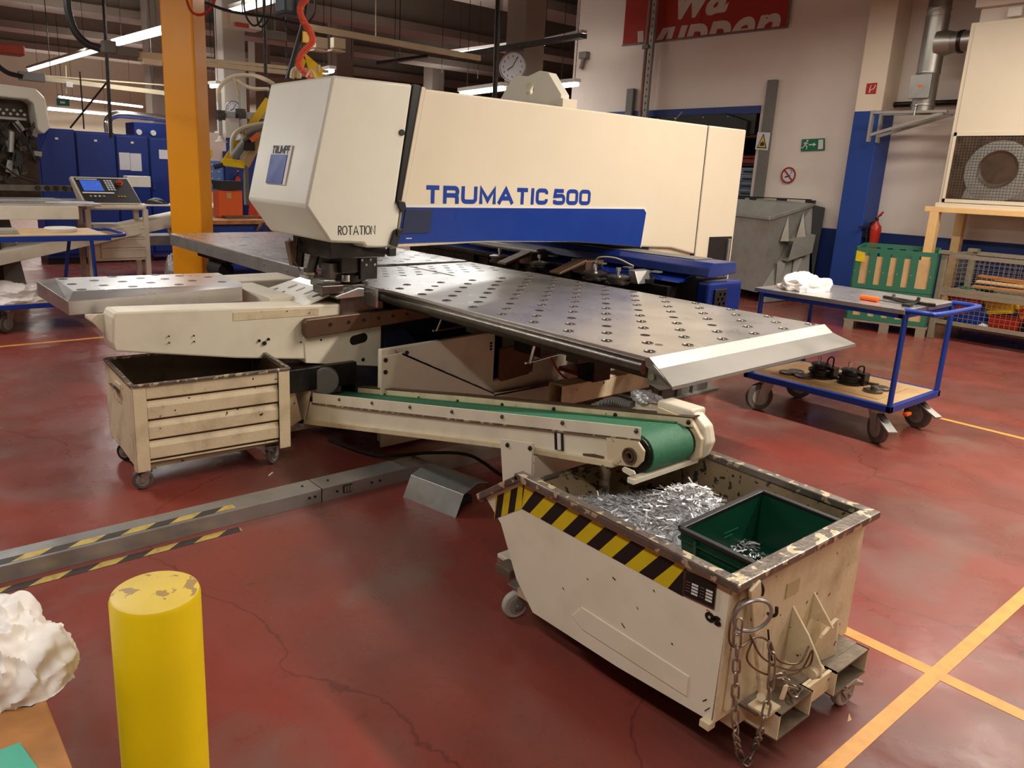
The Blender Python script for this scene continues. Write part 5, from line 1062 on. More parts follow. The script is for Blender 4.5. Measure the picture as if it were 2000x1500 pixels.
# fan cabinet on timber stand
fc = thing('fan_cabinet', 'large cream filter cabinet with a dark fan window at the right edge', 'cabinet', (10.55, 3.1, 1.44))
P('cabinet_body', MB().box(10.2, 10.88, 2.2, 3.84, 1.47, 3.48), 'cream_clean', fc, bevel=.008)
P('front_panel', MB().box(10.185, 10.2, 2.25, 3.79, 2.29, 3.44), 'cream_clean', fc, bevel=.003)
P('base_trim', MB().box(10.16, 10.88, 2.2, 3.86, 1.44, 1.49), 'cream_clean', fc, bevel=.004)
P('cabinet_head', MB().box(10.3, 10.88, 2.2, 3.80, 3.48, 3.64).box(10.22, 10.88, 2.2, 3.84, 3.64, 5.2), 'grey' if 0 else 'wall', fc, bevel=.006)
P('indicator_lamp', MB().box(10.2, 10.24, 3.36, 3.50, 3.50, 3.60), 'white', fc, bevel=.01)
P('window_frame', MB().box(10.175, 10.2, 2.25, 3.80, 1.50, 1.54).box(10.175, 10.2, 2.25, 3.80, 2.25, 2.29).box(10.175, 10.2, 3.77, 3.80, 1.5, 2.29), 'cream_clean', fc)
P('window_recess', MB().box(10.19, 10.198, 2.25, 3.77, 1.54, 2.25), 'darkin', fc)
P('fan_housing', MB().lathe([(.34, .0), (.34, -.01), (.20, -.012)], (10.188, 3.28, 1.86), 36, 'x'), 'galv', fc)
P('fan_mouth', MB().lathe([(.20, -.004), (.20, -.03), (.17, -.020), (.02, -.018)], (10.186, 3.28, 1.89), 32, 'x'), 'darkin', fc)
P('housing_sheet', MB().box(10.184, 10.188, 2.25, 3.15, 1.56, 2.12).prism([(3.15, 1.55), (3.6, 1.55), (3.55, 1.75), (3.1, 1.8)], 'x', 10.184, 10.188), 'galv', fc)
b = MB()
for k in range(46):
    y = 2.26+.033*k; b.box(10.170, 10.173, y, y+.003, 1.54, 2.25)
for k in range(22): b.box(10.170, 10.173, 2.25, 3.77, 1.55+.032*k, 1.553+.032*k)
P('mesh_grille', b, 'grimy', fc, kind='stuff')
sd_ = thing('timber_stand', 'pale timber stand carrying the cream fan cabinet', 'stand', (10.5, 3.1, 0))
P('top_beam', MB().box(10.12, 10.22, 2.0, 3.95, 1.38, 1.44), 'woodleg', sd_, bevel=.004); P('top_beam', MB().box(10.8, 10.88, 2.0, 3.90, 1.38, 1.44), 'woodleg', sd_); 
for x, y in ((10.17, 3.84), (10.84, 3.79), (10.17, 2.2), (10.84, 2.2)): P('leg', MB().box(x-.05, x+.05, y-.05, y+.05, 0, 1.38), 'woodleg', sd_, bevel=.004)
# fire extinguisher at the column
def extinguisher(x, y, z, label, s=1.0):
    e = thing('fire_extinguisher', label, 'extinguisher', (x, y, z))
    P('cylinder', MB().lathe([(.05*s, 0), (.055*s, .01), (.062*s, .25*s), (.075*s, .36*s), (.068*s, .42*s), (.03*s, .47*s), (.02*s, .49*s)], (x, y, z), 20), 'red', e, smooth=True)
    P('valve', MB().cyl((x, y, z+.47*s), (x, y, z+.53*s), .02*s, 10).beam((x, y+.04*s, z+.51*s), (x, y-.05*s, z+.58*s), .02*s, .012*s), 'iron', e)
    P('lever', MB().beam((x, y, z+.54*s), (x-.01, y-.07*s, z+.62*s), .025*s, .02*s), 'red', e)
    P('nozzle_hose', MB().tube(curve_pts([(x, y+.02, z+.5*s), (x-.06*s, y+.08*s, z+.45*s), (x-.05*s, y+.08*s, z+.2*s)]), .012*s, 6), 'black', e)
    return e
E1 = extinguisher(10.66, 4.72, .74, 'red fire extinguisher hanging on the blue wall column', .95)
P('wall_holder', MB().box(10.63, 10.69, 4.70, 4.875, .98, 1.02), 'iron', E1)
solo('blue_fitting', MB().cyl((10.75, 4.80, .82), (10.75, 4.80, 1.1), .05, 10).cbox((10.6, 4.83, 1.12), (.35, .03, .03)).cbox((10.75, 4.82, 1.14), (.06, .04, .10)), 'navy', 'dark fitting on the column side behind the extinguisher', 'fitting')
# grey tipping skip in the corner
gs = thing('waste_skip', 'big dull galvanised tipping skip in the corner below the signs', 'skip', (10.3, 6.1, 0))
A_, B_, C_, D_ = (9.89, 5.80), (10.75, 5.42), (10.9, 6.9), (10.35, 6.95)
b = MB(); lo = [(9.89, 5.83, .14), (10.62, 5.50, .14), (10.9, 6.8, .14), (10.25, 7.0, .14)]; hi = [(9.86, 5.78, 1.17), (10.86, 5.74, 1.36), (10.9, 7.3, 1.40), (10.3, 7.2, 1.19)]
ih = [(9.92, 5.84, 1.165), (10.82, 5.80, 1.36), (10.86, 7.2, 1.39), (10.33, 7.1, 1.19)]; il = [(10.05, 5.95, .5), (10.6, 5.85, .6), (10.7, 6.9, .6), (10.4, 6.9, .5)]
b.add(lo+hi+ih+il, [(3, 2, 1, 0), (0, 1, 5, 4), (1, 2, 6, 5), (2, 3, 7, 6), (3, 0, 4, 7), (4, 5, 9, 8), (5, 6, 10, 9), (6, 7, 11, 10), (7, 4, 8, 11), (8, 9, 13, 12), (9, 10, 14, 13), (10, 11, 15, 14), (11, 8, 12, 15), (12, 13, 14, 15)])
P('skip_body', b, 'galvm', gs)
b = MB()
for a, c in ((hi[0], hi[1]), (hi[0], hi[3]), (hi[1], hi[2])): b.beam(a, c, .05, .045)
P('skip_rim', b, 'galvm', gs, bevel=.004)
P('skip_skid', MB().beam((9.95, 5.80, .07), (10.9, 5.75, .07), .10, .12), 'galvm', gs); P('skip_skid', MB().beam((10.3, 6.9, .07), (10.9, 6.9, .07), .1, .12), 'galvm', gs)
fa = Vector(lo[0]); fb = Vector(lo[1]); ta = Vector(hi[0]); tb = Vector(hi[1])
def sf(u, v, off=0):
    p = (fa*(1-u)+fb*u)*(1-v)+(ta*(1-u)+tb*u)*v; n_ = (fb-fa).cross(ta-fa).normalized(); return p+n_*off
def pyr(name, q, off): 
    ps = [sf(*a) for a in q]; c_ = sf(sum(a[0] for a in q)/len(q), sum(a[1] for a in q)/len(q)-.05, off)
    P(name, MB().add(ps+[c_], [(i, (i+1) % len(ps), len(ps)) for i in range(len(ps))]+[tuple(range(len(ps)))]), 'galvm', gs)
n_ = .06
P('gusset', MB().add([sf(.30, .66), sf(.42, .97), sf(.52, .66), sf(.40, .66, .09)], [(0, 1, 3), (1, 2, 3), (0, 3, 2), (0, 2, 1)]), 'galvm', gs)
P('gusset', MB().add([sf(.66, .66), sf(.78, .95), sf(.90, .66), sf(.78, .66, .09)], [(0, 1, 3), (1, 2, 3), (0, 3, 2), (0, 2, 1)]), 'galvm', gs)
P('crane_pocket', MB().add([sf(.42, .66, .01), sf(.96, .68, .01), sf(.90, .48, .01), sf(.36, .42, .01), sf(.46, .66, .14), sf(.96, .68, .14), sf(.90, .48, .14), sf(.38, .42, .14)], [(4, 5, 6, 7), (0, 1, 5, 4), (3, 7, 6, 2), (1, 2, 6, 5)]), 'galvm', gs)
P('gusset', MB().add([sf(.30, .40), sf(.50, .42), sf(.32, .02), sf(.40, .38, .08)], [(0, 1, 3), (1, 2, 3), (0, 3, 2)]), 'galvm', gs)
P('gusset', MB().add([sf(.66, .42), sf(.88, .46), sf(.62, .05), sf(.76, .42, .08)], [(0, 1, 3), (1, 2, 3), (0, 3, 2)]), 'galvm', gs)
P('lid_side_shade', MB().add([(10.86, 5.76, 1.36), (10.92, 5.58, 1.33), (10.95, 5.60, .3), (10.70, 5.50, .3), (10.94, 5.76, 1.36), (10.96, 5.6, 1.33), (10.97, 5.62, .3), (10.72, 5.54, .3)], [(0, 1, 2, 3), (7, 6, 5, 4), (0, 4, 5, 1), (1, 5, 6, 2), (2, 6, 7, 3), (3, 7, 4, 0)]), 'black', gs)  # black lid side, the shadow gap beside it put into its colour
for y in (5.80, 6.25, 6.7, 6.9): P('lid_clip', MB().cbox((10.9, y, 1.40), (.1, .12, .05)), 'black', gs, bevel=.01)
P('lid_rod', MB().cyl((10.92, 5.8, 1.43), (10.92, 7.2, 1.42), .008, 6), 'iron', gs)
# green slatted containers on a pallet
dA = (Vector((9.37, 3.42))-Vector((9.09, 4.20))).normalized(); dB = Vector((-dA.y, dA.x))
def gcont(z0, z1, label):
    G = thing('slatted_container', label, 'container', (9.5, 4.0, z0), 'green slatted containers by the column')
    Lx, Ly = .84, 1.05; o = Vector((9.085, 4.21))
    def bar(u0, v0, u1, v1, za, zb, m, nm, off=0):
        b = MB(); a = o+dA*u0+dB*v0; c = o+dA*u1+dB*v1; d = (c-a).normalized(); n_ = Vector((d.y, -d.x))*.02
        b.add([(a.x, a.y, za), (c.x, c.y, za), (c.x, c.y, zb), (a.x, a.y, zb)]+[(p.x-n_.x, p.y-n_.y, z) for p, z in ((a, za), (c, za), (c, zb), (a, zb))], [(0, 1, 2, 3), (7, 6, 5, 4), (0, 4, 5, 1), (2, 6, 7, 3), (0, 3, 7, 4), (1, 5, 6, 2)]); return P(nm, b, m, G)
    for (u0, v0, u1, v1) in ((0, 0, Lx, 0), (0, Ly, 0, 0), (Lx, 0, Lx, Ly), (Lx, Ly, 0, Ly)):
        bar(u0, v0, u1, v1, z0, z0+.05, 'gframe', 'bottom_rail'); bar(u0, v0, u1, v1, z1-.05, z1, 'gframe', 'top_rail'); 
        pu = (u1-u0), (v1-v0)
        n = 6
        for k in range(n):
            f0 = k/(n)+(.0 if k == 0 else .02); w_ = .09; f1 = f0+w_
            if k == n-1: f0, f1 = .92, 1.0
            bar(u0+pu[0]*f0, v0+pu[1]*f0, u0+pu[0]*f1, v0+pu[1]*f1, z0+.05, z1-.05, 'gframe', 'green_slat')
    for (u0, v0, u1, v1) in ((.01, .015, Lx-.01, .015), (.015, Ly-.02, .015, .02)): bar(u0, v0, u1, v1, z0+.03, z1-.09, 'card', 'wood_lining')
    b = MB(); b.prism([tuple(o+dA*u+dB*v) for u, v in ((.02, .02), (Lx-.02, .02), (Lx-.02, Ly-.02), (.02, Ly-.02))], 'z', z0+.01, z0+.03); P('floor_board', b, 'card', G)
    return G
G1 = gcont(.125, .49, 'lower green slatted container standing on the wooden pallet'); G2 = gcont(.495, .955, 'upper green slatted container with a yellow warning sticker')
def Gp(u, v, z): p = Vector((9.085, 4.21))+dA*u+dB*v; return (p.x, p.y, z)
P('warning_sticker', MB().quad(Gp(.015, -.004, .80), Gp(.12, -.004, .79), Gp(.10, -.004, .90), Gp(.015, -.004, .92)), 'hazy', G2)
pl_ = thing('wooden_pallet', 'grey wooden pallet under the green slatted containers', 'pallet', (9.5, 4.0, 0))
for u in (0, .37, .74): 
    for v in (0, .47, .95): b = MB(); b.prism([Gp(u+a, v+c, 0)[:2] for a, c in ((0, 0), (.1, 0), (.1, .1), (0, .1))], 'z', 0, .10); P('pallet_block', b, 'cage', pl_)
for k in range(6): b = MB(); b.prism([Gp(-.01, .18*k+a, 0)[:2] if 0 else Gp(x_, .19*k+a, 0)[:2] for x_, a in ((-.01, 0), (.85, 0), (.85, .1), (-.01, .1))], 'z', .10, .122); P('pallet_board', b, 'cage', pl_)
# mesh box pallet with plastic bins
cg = thing('mesh_box_pallet', 'grey wire mesh box pallet full of coloured bins at the right edge', 'box pallet', (9.9, 2.8, 0))
cx0, cx1, cy0, cy1 = 9.48, 10.3, 2.16, 3.40
for x, y in ((cx0, cy1), (cx0, cy0), (cx1, cy1), (cx1, cy0)):
    P('corner_post', MB().box(x-.03, x+.03, y-.03, y+.03, 0, .95), 'cage', cg, bevel=.004); P('post_cap', MB().box(x-.05, x+.05, y-.05, y+.05, .95, .985), 'cage', cg)
for z in (.20, .52, .565, .935):
    hh = .022
    P('frame_rail', MB().box(cx0-.012, cx0+.012, cy0, cy1, z-hh, z+hh), 'cage', cg)
    if z != .565: P('frame_rail', MB().box(cx1-.012, cx1+.012, cy0, cy1, z-hh, z+hh), 'cage', cg); P('frame_rail', MB().box(cx0, cx1, cy1-.012, cy1+.012, z-hh, z+hh), 'cage', cg)
P('floor_sheet', MB().box(cx0, cx1, cy0, cy1, .16, .19), 'darkin', cg)
P('shelf_sheet', MB().box(cx0+.25, cx1, cy0, cy1, .50, .515), 'cage', cg) if 0 else None
b = MB(); s_ = .05
for (a0, a1, fixed, ax0) in ((cy0, cy1, cx0, 'x'), (cy0, cy1, cx1, 'x'), (cx0, cx1, cy1, 'y')):
    k = a0+s_
    while k < a1-.02:
        for za, zb in ((.22, .50), (.59, .91)):
            if ax0 == 'x': b.box(fixed-.0015, fixed+.0015, k-.0015, k+.0015, za, zb)
            else: b.box(k-.0015, k+.0015, fixed-.0015, fixed+.0015, za, zb)
        k += s_
    z = .22+s_
    while z < .91:
        if not .5 < z < .58:
            if ax0 == 'x': b.box(fixed-.0015, fixed+.0015, a0, a1, z-.0015, z+.0015)
            else: b.box(a0, a1, fixed-.0015, fixed+.0015, z-.0015, z+.0015)
        z += s_
P('wire_mesh', b, 'cage', cg, kind='stuff')
for k, (y, z, l, dx_) in enumerate(((2.75, .62, .9, .1), (2.7, .66, 1.0, .2), (2.8, .70, .85, .3), (2.65, .61, .9, .4), (2.72, .65, .8, .5))):
    solo('wood_board', MB().beam((cx0+.12+dx_, y-l/2+.05, z), (cx0+.14+dx_, y+l/2-.05, z-.01+.01*k), .09, .025), 'ply' if k % 2 else 'planks', ['narrow wood board nearest the mesh front, upper part of box pallet', 'second wood board from the mesh front, slightly raised', 'top wood board of the pile in the box pallet', 'short brown wood board low at the rear of the pile', 'pale wood board at the back of the pile'][k], 'board', 'wood boards in the box pallet', bevel=.002)
b = MB(); 
solo('plank_support', MB().box(cx0+.05, cx1-.05, 2.3, 2.34, .50, .58).box(cx0+.05, cx1-.05, 3.1, 3.14, .50, .58), 'cage', 'cross bars under the wood boards inside the mesh box pallet', 'bars')
def bin_(x, y, z, a, tilt, m, label, s=(.30, .20, .15)):
    o_ = MB(); R = Matrix.Rotation(a, 4, 'Z') @ Matrix.Rotation(tilt, 4, 'Y'); o_.M = Matrix.Translation((x, y, z)) @ R
    L2, W2, H = s[0]/2, s[1]/2, s[2]; t_ = .008
    lo_ = [(-L2*.85, -W2*.85, 0), (L2*.85, -W2*.85, 0), (L2*.85, W2*.85, 0), (-L2*.85, W2*.85, 0)]; hi_ = [(-L2, -W2, H), (L2, -W2, H), (L2, W2, H), (-L2, W2, H)]
    k_ = lambda P_, q, dz: [(a_*q, b_*q, c_+dz) for a_, b_, c_ in P_]
    o_.add(lo_+hi_+k_(lo_, .93, .008)+k_(hi_, .93, 0), [(3, 2, 1, 0), (0, 1, 5, 4), (1, 2, 6, 5), (2, 3, 7, 6), (3, 0, 4, 7), (8, 9, 10, 11), (8, 12, 13, 9), (9, 13, 14, 10), (10, 14, 15, 11), (11, 15, 12, 8), (4, 5, 13, 12), (5, 6, 14, 13), (6, 7, 15, 14), (7, 4, 12, 15)])
    for i in range(4): o_.beam(hi_[i], hi_[(i+1) % 4], .016, .014)
    return solo('stacking_bin', o_, m, label, 'bin', 'plastic bins in the mesh box pallet')
bins = [(9.62, 3.05, .19, 1.45, .35, 'bluefr', 'blue bin tipped on its side at the left inside the mesh box'), (9.66, 3.16, .34, 1.2, .1, 'red', 'red bin lying on the upper left of the bin heap'),
 (9.64, 2.74, .19, 1.57, 0, 'red', 'large red ribbed bin upright near the mesh front'), (9.70, 2.80, .36, 1.3, .2, 'yellow', 'yellow bin lying upside down on top of the heap'), (9.75, 3.12, .42, 1.7, -.1, 'gframe', 'green bin at the top left of the heap'),
 (9.9, 2.95, .19, .3, .3, 'bluecab', 'dark blue bin behind the white ball of paper'), (9.62, 2.40, .19, 1.5, 0, 'bluefr', 'blue bin low at the right edge of the heap'), (9.78, 2.52, .32, 1.9, .25, 'orange', 'orange-red bin at the right edge above the blue one'), (9.95, 2.6, .36, .8, .3, 'gframe', 'green bin half hidden behind the yellow one'), (9.95, 2.4, .38, .6, -.2, 'bluecab', 'blue bin at the back right of the heap')]
for q in bins: bin_(*q)
solo('paper_ball', crumple((9.56, 2.93, .19), .05, .05, .06, 2, 12), 'paper', 'crumpled white paper lying between the blue and red bins', 'paper', smooth=True)

# ---------------------------------------------------------------- left background
# crane pillar
pc = Vector((2.895, 8.10)); e1 = Vector((-.741, .671))*.33; e2 = Vector((.671, .741))*.33
cp = thing('crane_pillar', 'tall orange-yellow steel crane pillar behind the machine', 'pillar', (2.9, 8.3, 0))
P('column', MB().prism([tuple(pc), tuple(pc+e2), tuple(pc+e1+e2), tuple(pc+e1)], 'z', .03, 5.0), 'pillar', cp, bevel=.02)
P('base_plate', MB().prism([tuple(pc-(e1+e2)*.4), tuple(pc+e2*1.4-e1*.4), tuple(pc+(e1+e2)*1.4), tuple(pc+e1*1.4-e2*.4)], 'z', 0, .03), 'pillar', cp)
solo('coral_cable', MB().tube(curve_pts([(2.637,7.553,3.097), (2.679,7.538,2.931), (2.761,7.509,2.901), (2.846,7.477,2.970), (2.905,7.454,3.106)]), .012, 8), 'red', 'thin red-brown cable looping at the top of the orange pillar', 'cable')
# blue cabinets
lbs = ['leftmost blue control cabinet with a slanted upper corner', 'second blue control cabinet from the left', 'blue control cabinet with two white papers on its door', 'blue control cabinet partly behind the orange pillar']
xs = [2.32, 2.82, 3.38, 3.87, 4.5]
for k in range(4):
    c = thing('control_cabinet', lbs[k], 'cabinet', ((xs[k]+xs[k+1])/2, 13.3, 0), 'blue control cabinets in a row')
    a, d = xs[k]+.006, xs[k+1]-.006; zt = 1.985-.012*k
    P('cabinet_body', MB().prism([(a, .1), (d, .1), (d, zt), (a+(.14 if k == 0 else 0), zt), (a, zt-(.3 if k == 0 else 0))] if k == 0 else [(a, .1), (d, .1), (d, zt), (a, zt)], 'y', 13.02, 13.6), 'bluecab', c)
    P('cabinet_door', MB().prism([(a+.012, .16), (d-.012, .16), (d-.012, zt-.03), (a+(.15 if k == 0 else .012), zt-.03), (a+.012, zt-(.32 if k == 0 else .03))] if k == 0 else [(a+.012, .16), (d-.012, .16), (d-.012, zt-.03), (a+.012, zt-.03)], 'y', 13.0, 13.02), 'bluecab', c, bevel=.003)
    P('door_badge', MB().box((a+d)/2-.02, (a+d)/2+.02, 12.992, 13.0, 1.83, 1.86), 'white', c)
    if k < 3: P('plinth', MB().box(a, d, 13.05, 13.6, 0, .1), 'black', c)
    if k == 2: P('door_paper', MB().box(3.42, 3.575, 12.995, 13.0, 1.43, 1.69), 'paper', c); P('door_paper', MB().box(3.58, 3.745, 12.995, 13.0, 1.42, 1.685), 'paper', c)
    if k == 3: P('door_paper', MB().box(4.02, 4.24, 12.995, 13.0, 1.62, 1.76), 'paper', c); P('door_handle', MB().box(3.90, 3.93, 12.97, 13.0, 1.14, 1.25), 'chrome', c)
gb = thing('gauge_cabinet', 'small blue box with gauges standing above the control cabinets', 'box', (4.1, 14.1, 2.0))
P('box', MB().box(3.95, 4.6, 14.0, 14.5, 0, 2.2), 'bluecab', gb, bevel=.005)
for x in (4.02, 4.25): P('gauge', MB().cyl((x, 13.97, 2.04), (x, 14.0, 2.04), .045, 14), 'white', gb); 
solo('silver_pipe', MB().tube(curve_pts([(3.42, 13.5, 1.99), (3.42, 13.5, 2.15), (3.50, 13.5, 2.25), (3.75, 13.5, 2.28), (4.6, 13.5, 2.25)]), .06, 12), 'chrome', 'bent silver pipe rising from the top of the blue cabinets', 'pipe', smooth=True)
# second punching machine at the far left
SM = thing('far_machine', 'second machine at the left edge with a dark open head and worktable', 'machine', (1.0, 10.5, 0))
P('machine_frame', MB().prism([(-1.5, 1.2), (-1.5, 2.55), (1.98, 2.37), (2.07, 2.27), (2.10, 1.93), (2.02, 1.85), (1.96, 1.90), (1.94, 2.2), (1.88, 2.24), (-.9, 2.3), (-.9, 1.2)], 'y', 10.9, 11.5), 'head', SM, bevel=.02)
P('inner_panel', MB().box(-.9, 2.0, 11.3, 11.4, .9, 2.3), 'darkin', SM)
for i in range(5):
    for j in range(2):
        x = 1.56+.075*i+.035*j; P('lamp_hole', MB().cyl((x, 11.28, 2.12-.045*j), (x, 11.31, 2.12-.045*j), .017, 10), 'white', SM)
P('steel_rail', MB().box(.6, 1.88, 11.1, 11.2, 2.0, 2.03), 'galv', SM)
rn_ = random.Random(11)
for k in range(46):
    x = rn_.uniform(1.35, 1.98); z = rn_.uniform(1.3, 1.95); R = Matrix.Rotation(rn_.uniform(-.6, .6), 3, 'Y'); s1 = rn_.uniform(.03, .10)
    P('head_part', MB().cbox((x, rn_.uniform(11.0, 11.25), z), (s1, .08, rn_.uniform(.04, .16)), R), ('iron', 'irong', 'black', 'galvm', 'iron', 'galv', 'darkin')[k % 7], SM, bevel=.004)
P('steel_cylinder', MB().cyl((1.66, 10.98, 1.62), (1.69, 10.98, 1.86), .035, 14), 'galv', SM, smooth=True)
P('head_cable', MB().tube(curve_pts([(1.5, 10.95, 1.96), (1.6, 10.93, 1.88), (1.7, 10.95, 1.98), (1.82, 10.95, 1.8), (1.9, 10.95, 1.55)]), .012, 8), 'rubber', SM); P('head_cable', MB().tube(curve_pts([(1.5, 10.95, 1.5), (1.6, 10.93, 1.42), (1.75, 10.95, 1.32), (1.9, 10.95, 1.28)]), .012, 8), 'rubber', SM)
P('tool_rail', MB().box(-.5, 2.55, 10.9, 11.0, 1.17, 1.24), 'irong', SM)
for k in range(6): P('rail_wheel', MB().cyl((1.9+.1*k, 10.88, 1.205), (1.9+.1*k, 10.9, 1.205), .032, 12), 'iron', SM)
P('work_table', MB().box(-.6, 2.3, 9.6, 10.85, 1.06, 1.09), 'steel', SM, bevel=.003); P('table_beam', MB().box(-.6, 2.05, 9.55, 9.62, .92, 1.06), 'cream', SM, bevel=.004)
P('lower_frame', MB().box(-.6, 1.3, 9.8, 10.8, .25, .85), 'iron', SM); 
P('slanted_chute', MB().beam((.9, 9.7, .45), (4.4, 11.0, 1.0), .35, .14), 'cream', SM, bevel=.005)
P('pedestal', MB().prism([(1.05, 0), (1.55, 0), (1.42, .9), (1.15, .9)], 'y', 9.9, 10.3), 'grey', SM); P('chute_leg', MB().beam((3.55, 10.7, .3), (3.4, 10.7, .85), .1, .12), 'cream', SM)
P('scrap_tray', MB().box(3.0, 3.7, 11.4, 11.8, .42, .56), 'galv', SM, bevel=.004)
solo('papers', MB().prism([(1.75, 9.75), (2.25, 9.7), (2.3, 9.95), (1.85, 10.0)], 'z', 1.092, 1.096), 'paper', 'white papers lying on the far machine table beside the control desk', 'paper')
solo('steel_sheet', MB().box(1.2, 1.95, 9.9, 10.3, 1.092, 1.12), 'galv', 'steel sheet lying on the worktable of the far machine', 'sheet', bevel=.002)
# control console
KN = thing('control_console', 'white control desk with a blue screen and three drawers', 'console', (2.6, 10.3, 0))
P('desk_shelf', MB().box(2.29, 2.98, 10.25, 10.7, .985, 1.045), 'cream_clean', KN, bevel=.006); P('shelf_drawer', MB().box(2.33, 2.95, 10.235, 10.25, 1.0, 1.03), 'head', KN, bevel=.003)
so_ = Vector((2.275, 10.27, 1.055)); su = Vector((1, 0, 0)); sv = Vector((0, .28, .30)).normalized(); sn = Vector((0, -sv.z, sv.y))
P('panel_housing', MB().add([(2.275, 10.27, 1.05), (2.94, 10.27, 1.05), (2.85, 10.52, 1.365), (2.19, 10.52, 1.365), (2.275, 10.6, 1.05), (2.94, 10.6, 1.05), (2.85, 10.6, 1.34), (2.19, 10.6, 1.34)], [(0, 1, 2, 3), (7, 6, 5, 4), (0, 4, 5, 1), (1, 5, 6, 2), (2, 6, 7, 3), (3, 7, 4, 0)]), 'cream_clean', KN, bevel=.008)
sv = (Vector((2.19, 10.52, 1.365))-Vector((2.275, 10.27, 1.05))); H_ = sv.length; sv.normalize(); sn = su.cross(sv).normalized()
if sn.y > 0: sn = -sn
def kp(nm, q, m, off, t=.004): return P(nm, MB().plate(so_+sn*off, su, sv, sn, q, t), m, KN)
kp('panel_face', [(.02, .02), (.655, .02), (.64, .385), (.03, .385)], 'black', .0)
kp('screen', [(.07, .19), (.30, .19), (.30, .345), (.075, .345)], 'lcd', .005)
kp('screen_bar', [(.045, .355), (.28, .355), (.28, .368), (.045, .368)], 'white', .005); kp('key_strip', [(.04, .15), (.40, .15), (.40, .17), (.04, .17)], 'white', .005)
for i in range(3):
    for j in range(5): kp('key', [(.35+.033*i, .20+.033*j), (.373+.033*i, .20+.033*j), (.373+.033*i, .223+.033*j), (.35+.033*i, .223+.033*j)], 'paper', .005)
for i in range(4):
    kp('key', [(.10+.05*i, .10), (.125+.05*i, .10), (.125+.05*i, .12), (.10+.05*i, .12)], 'card' if i % 3 == 0 else 'paper', .005)
for i in range(3): kp('key', [(.42+.035*i, .10), (.445+.035*i, .10), (.445+.035*i, .12), (.42+.035*i, .12)], 'brass', .005)
q = so_+su*.52+sv*.31; P('stop_base', MB().cyl(q, q+sn*.02, .04, 16), 'brass', KN); P('stop_button', MB().cyl(q+sn*.02, q+sn*.05, .028, 16), 'red', KN, bevel=.005)
P('drawer_cabinet', MB().box(2.35, 2.97, 10.28, 10.7, .36, .80), 'cream_clean', KN, bevel=.005)
for k in range(3):
    d_ = P('drawer', MB().box(2.42, 2.95, 10.262, 10.28, .39+.13*k, .505+.13*k), 'cream_clean', KN, bevel=.004); P('drawer_grip', MB().box(2.42, 2.95, 10.25, 10.262, .495+.13*k, .508+.13*k), 'head', d_)
for x in (2.30, 2.97): P('leg', MB().box(x-.03, x+.03, 10.25, 10.31, 0, .99), 'cream_clean', KN, bevel=.005); P('leg', MB().box(x-.03, x+.03, 10.66, 10.72, 0, .99), 'cream_clean', KN, bevel=.005)
P('side_shelf', MB().box(2.98, 3.5, 10.3, 10.7, 1.03, 1.045), 'white', KN)
solo('black_case', crumple((3.18, 10.5, 1.046), .14, .1, .07, 5, 14, .2), 'black', 'black bundle lying on the side shelf of the control desk', 'bundle', smooth=True)
solo('white_box', MB().box(2.98, 3.28, 11.02, 11.2, 1.24, 1.38), 'white', 'white box standing behind the control desk', 'box', bevel=.005)
solo('clear_bag', crumple((3.2, 10.0, .02), .13, .12, .42, 6, 22, .35), 'plastic', 'clear plastic bag standing on the floor beside the control desk', 'bag', smooth=True)
# left trolley
TL = thing('platform_trolley', 'blue trolley with wooden boards and a push handle at the left edge', 'trolley', (1.3, 8.4, 0))
x0, x1, y0, y1 = .3, 1.72, 7.95, 8.75
trolley_frame(TL, x0, 1.50, y0, y1, .89, .27, 'ply', 'ply', None, None)
P('top_board', MB().box(x0, 1.95, y0+.01, y1, .872, .892), 'ply', TL); P('top_frame', MB().box(x0, 1.97, y0, y0+.03, .835, .885).box(x0, 1.97, y1-.03, y1, .835, .885), 'bluefr', TL)
P('push_handle', MB().tube(curve_pts([(1.92, y0+.02, .87), (2.08, y0+.04, .88), (2.12, y0+.15, .885), (2.12, y1-.15, .885), (2.06, y1-.04, .88), (1.9, y1-.02, .87)], 5), .017, 10), 'bluefr', TL, smooth=True)
P('post', MB().cyl((1.80, y0+.02, .86), (1.82, y0+.02, .26), .017, 10), 'bluefr', TL); P('post', MB().cyl((1.76, y1-.1, .86), (1.66, y1-.1, .26), .017, 10), 'bluefr', TL); P('post', MB().cyl((x0+.02, y0+.02, .86), (x0+.02, y0+.02, .26), .017, 10), 'bluefr', TL)
P('deck_extension', MB().box(1.48, 1.86, y0+.02, y1-.02, .225, .27), 'bluefr', TL)
castor(TL, (1.08, 8.08), .085, -2.5, 'tyre', .225, .035); castor(TL, (1.1, 8.6), .085, -2.5, 'tyre', .225, .035)
solo('cotton_rag', crumple((1.12, 8.22, .272), .30, .2, .15, 12.3, 40, .4), 'cloth', 'long white rag lying on the lower deck of the left trolley', 'cloth', smooth=True)
solo('round_lid', MB().lathe([(.13, 0), (.145, .03), (.135, .04), (.01, .04)], (1.62, 8.35, .893), 28), 'white', 'flat round white lid on the left trolley', 'lid', smooth=True)
solo('metal_slab', MB().box(.5, 1.22, 8.1, 8.4, .893, .93), 'galvm', 'grey metal slab lying on the left trolley top', 'slab', bevel=.004)
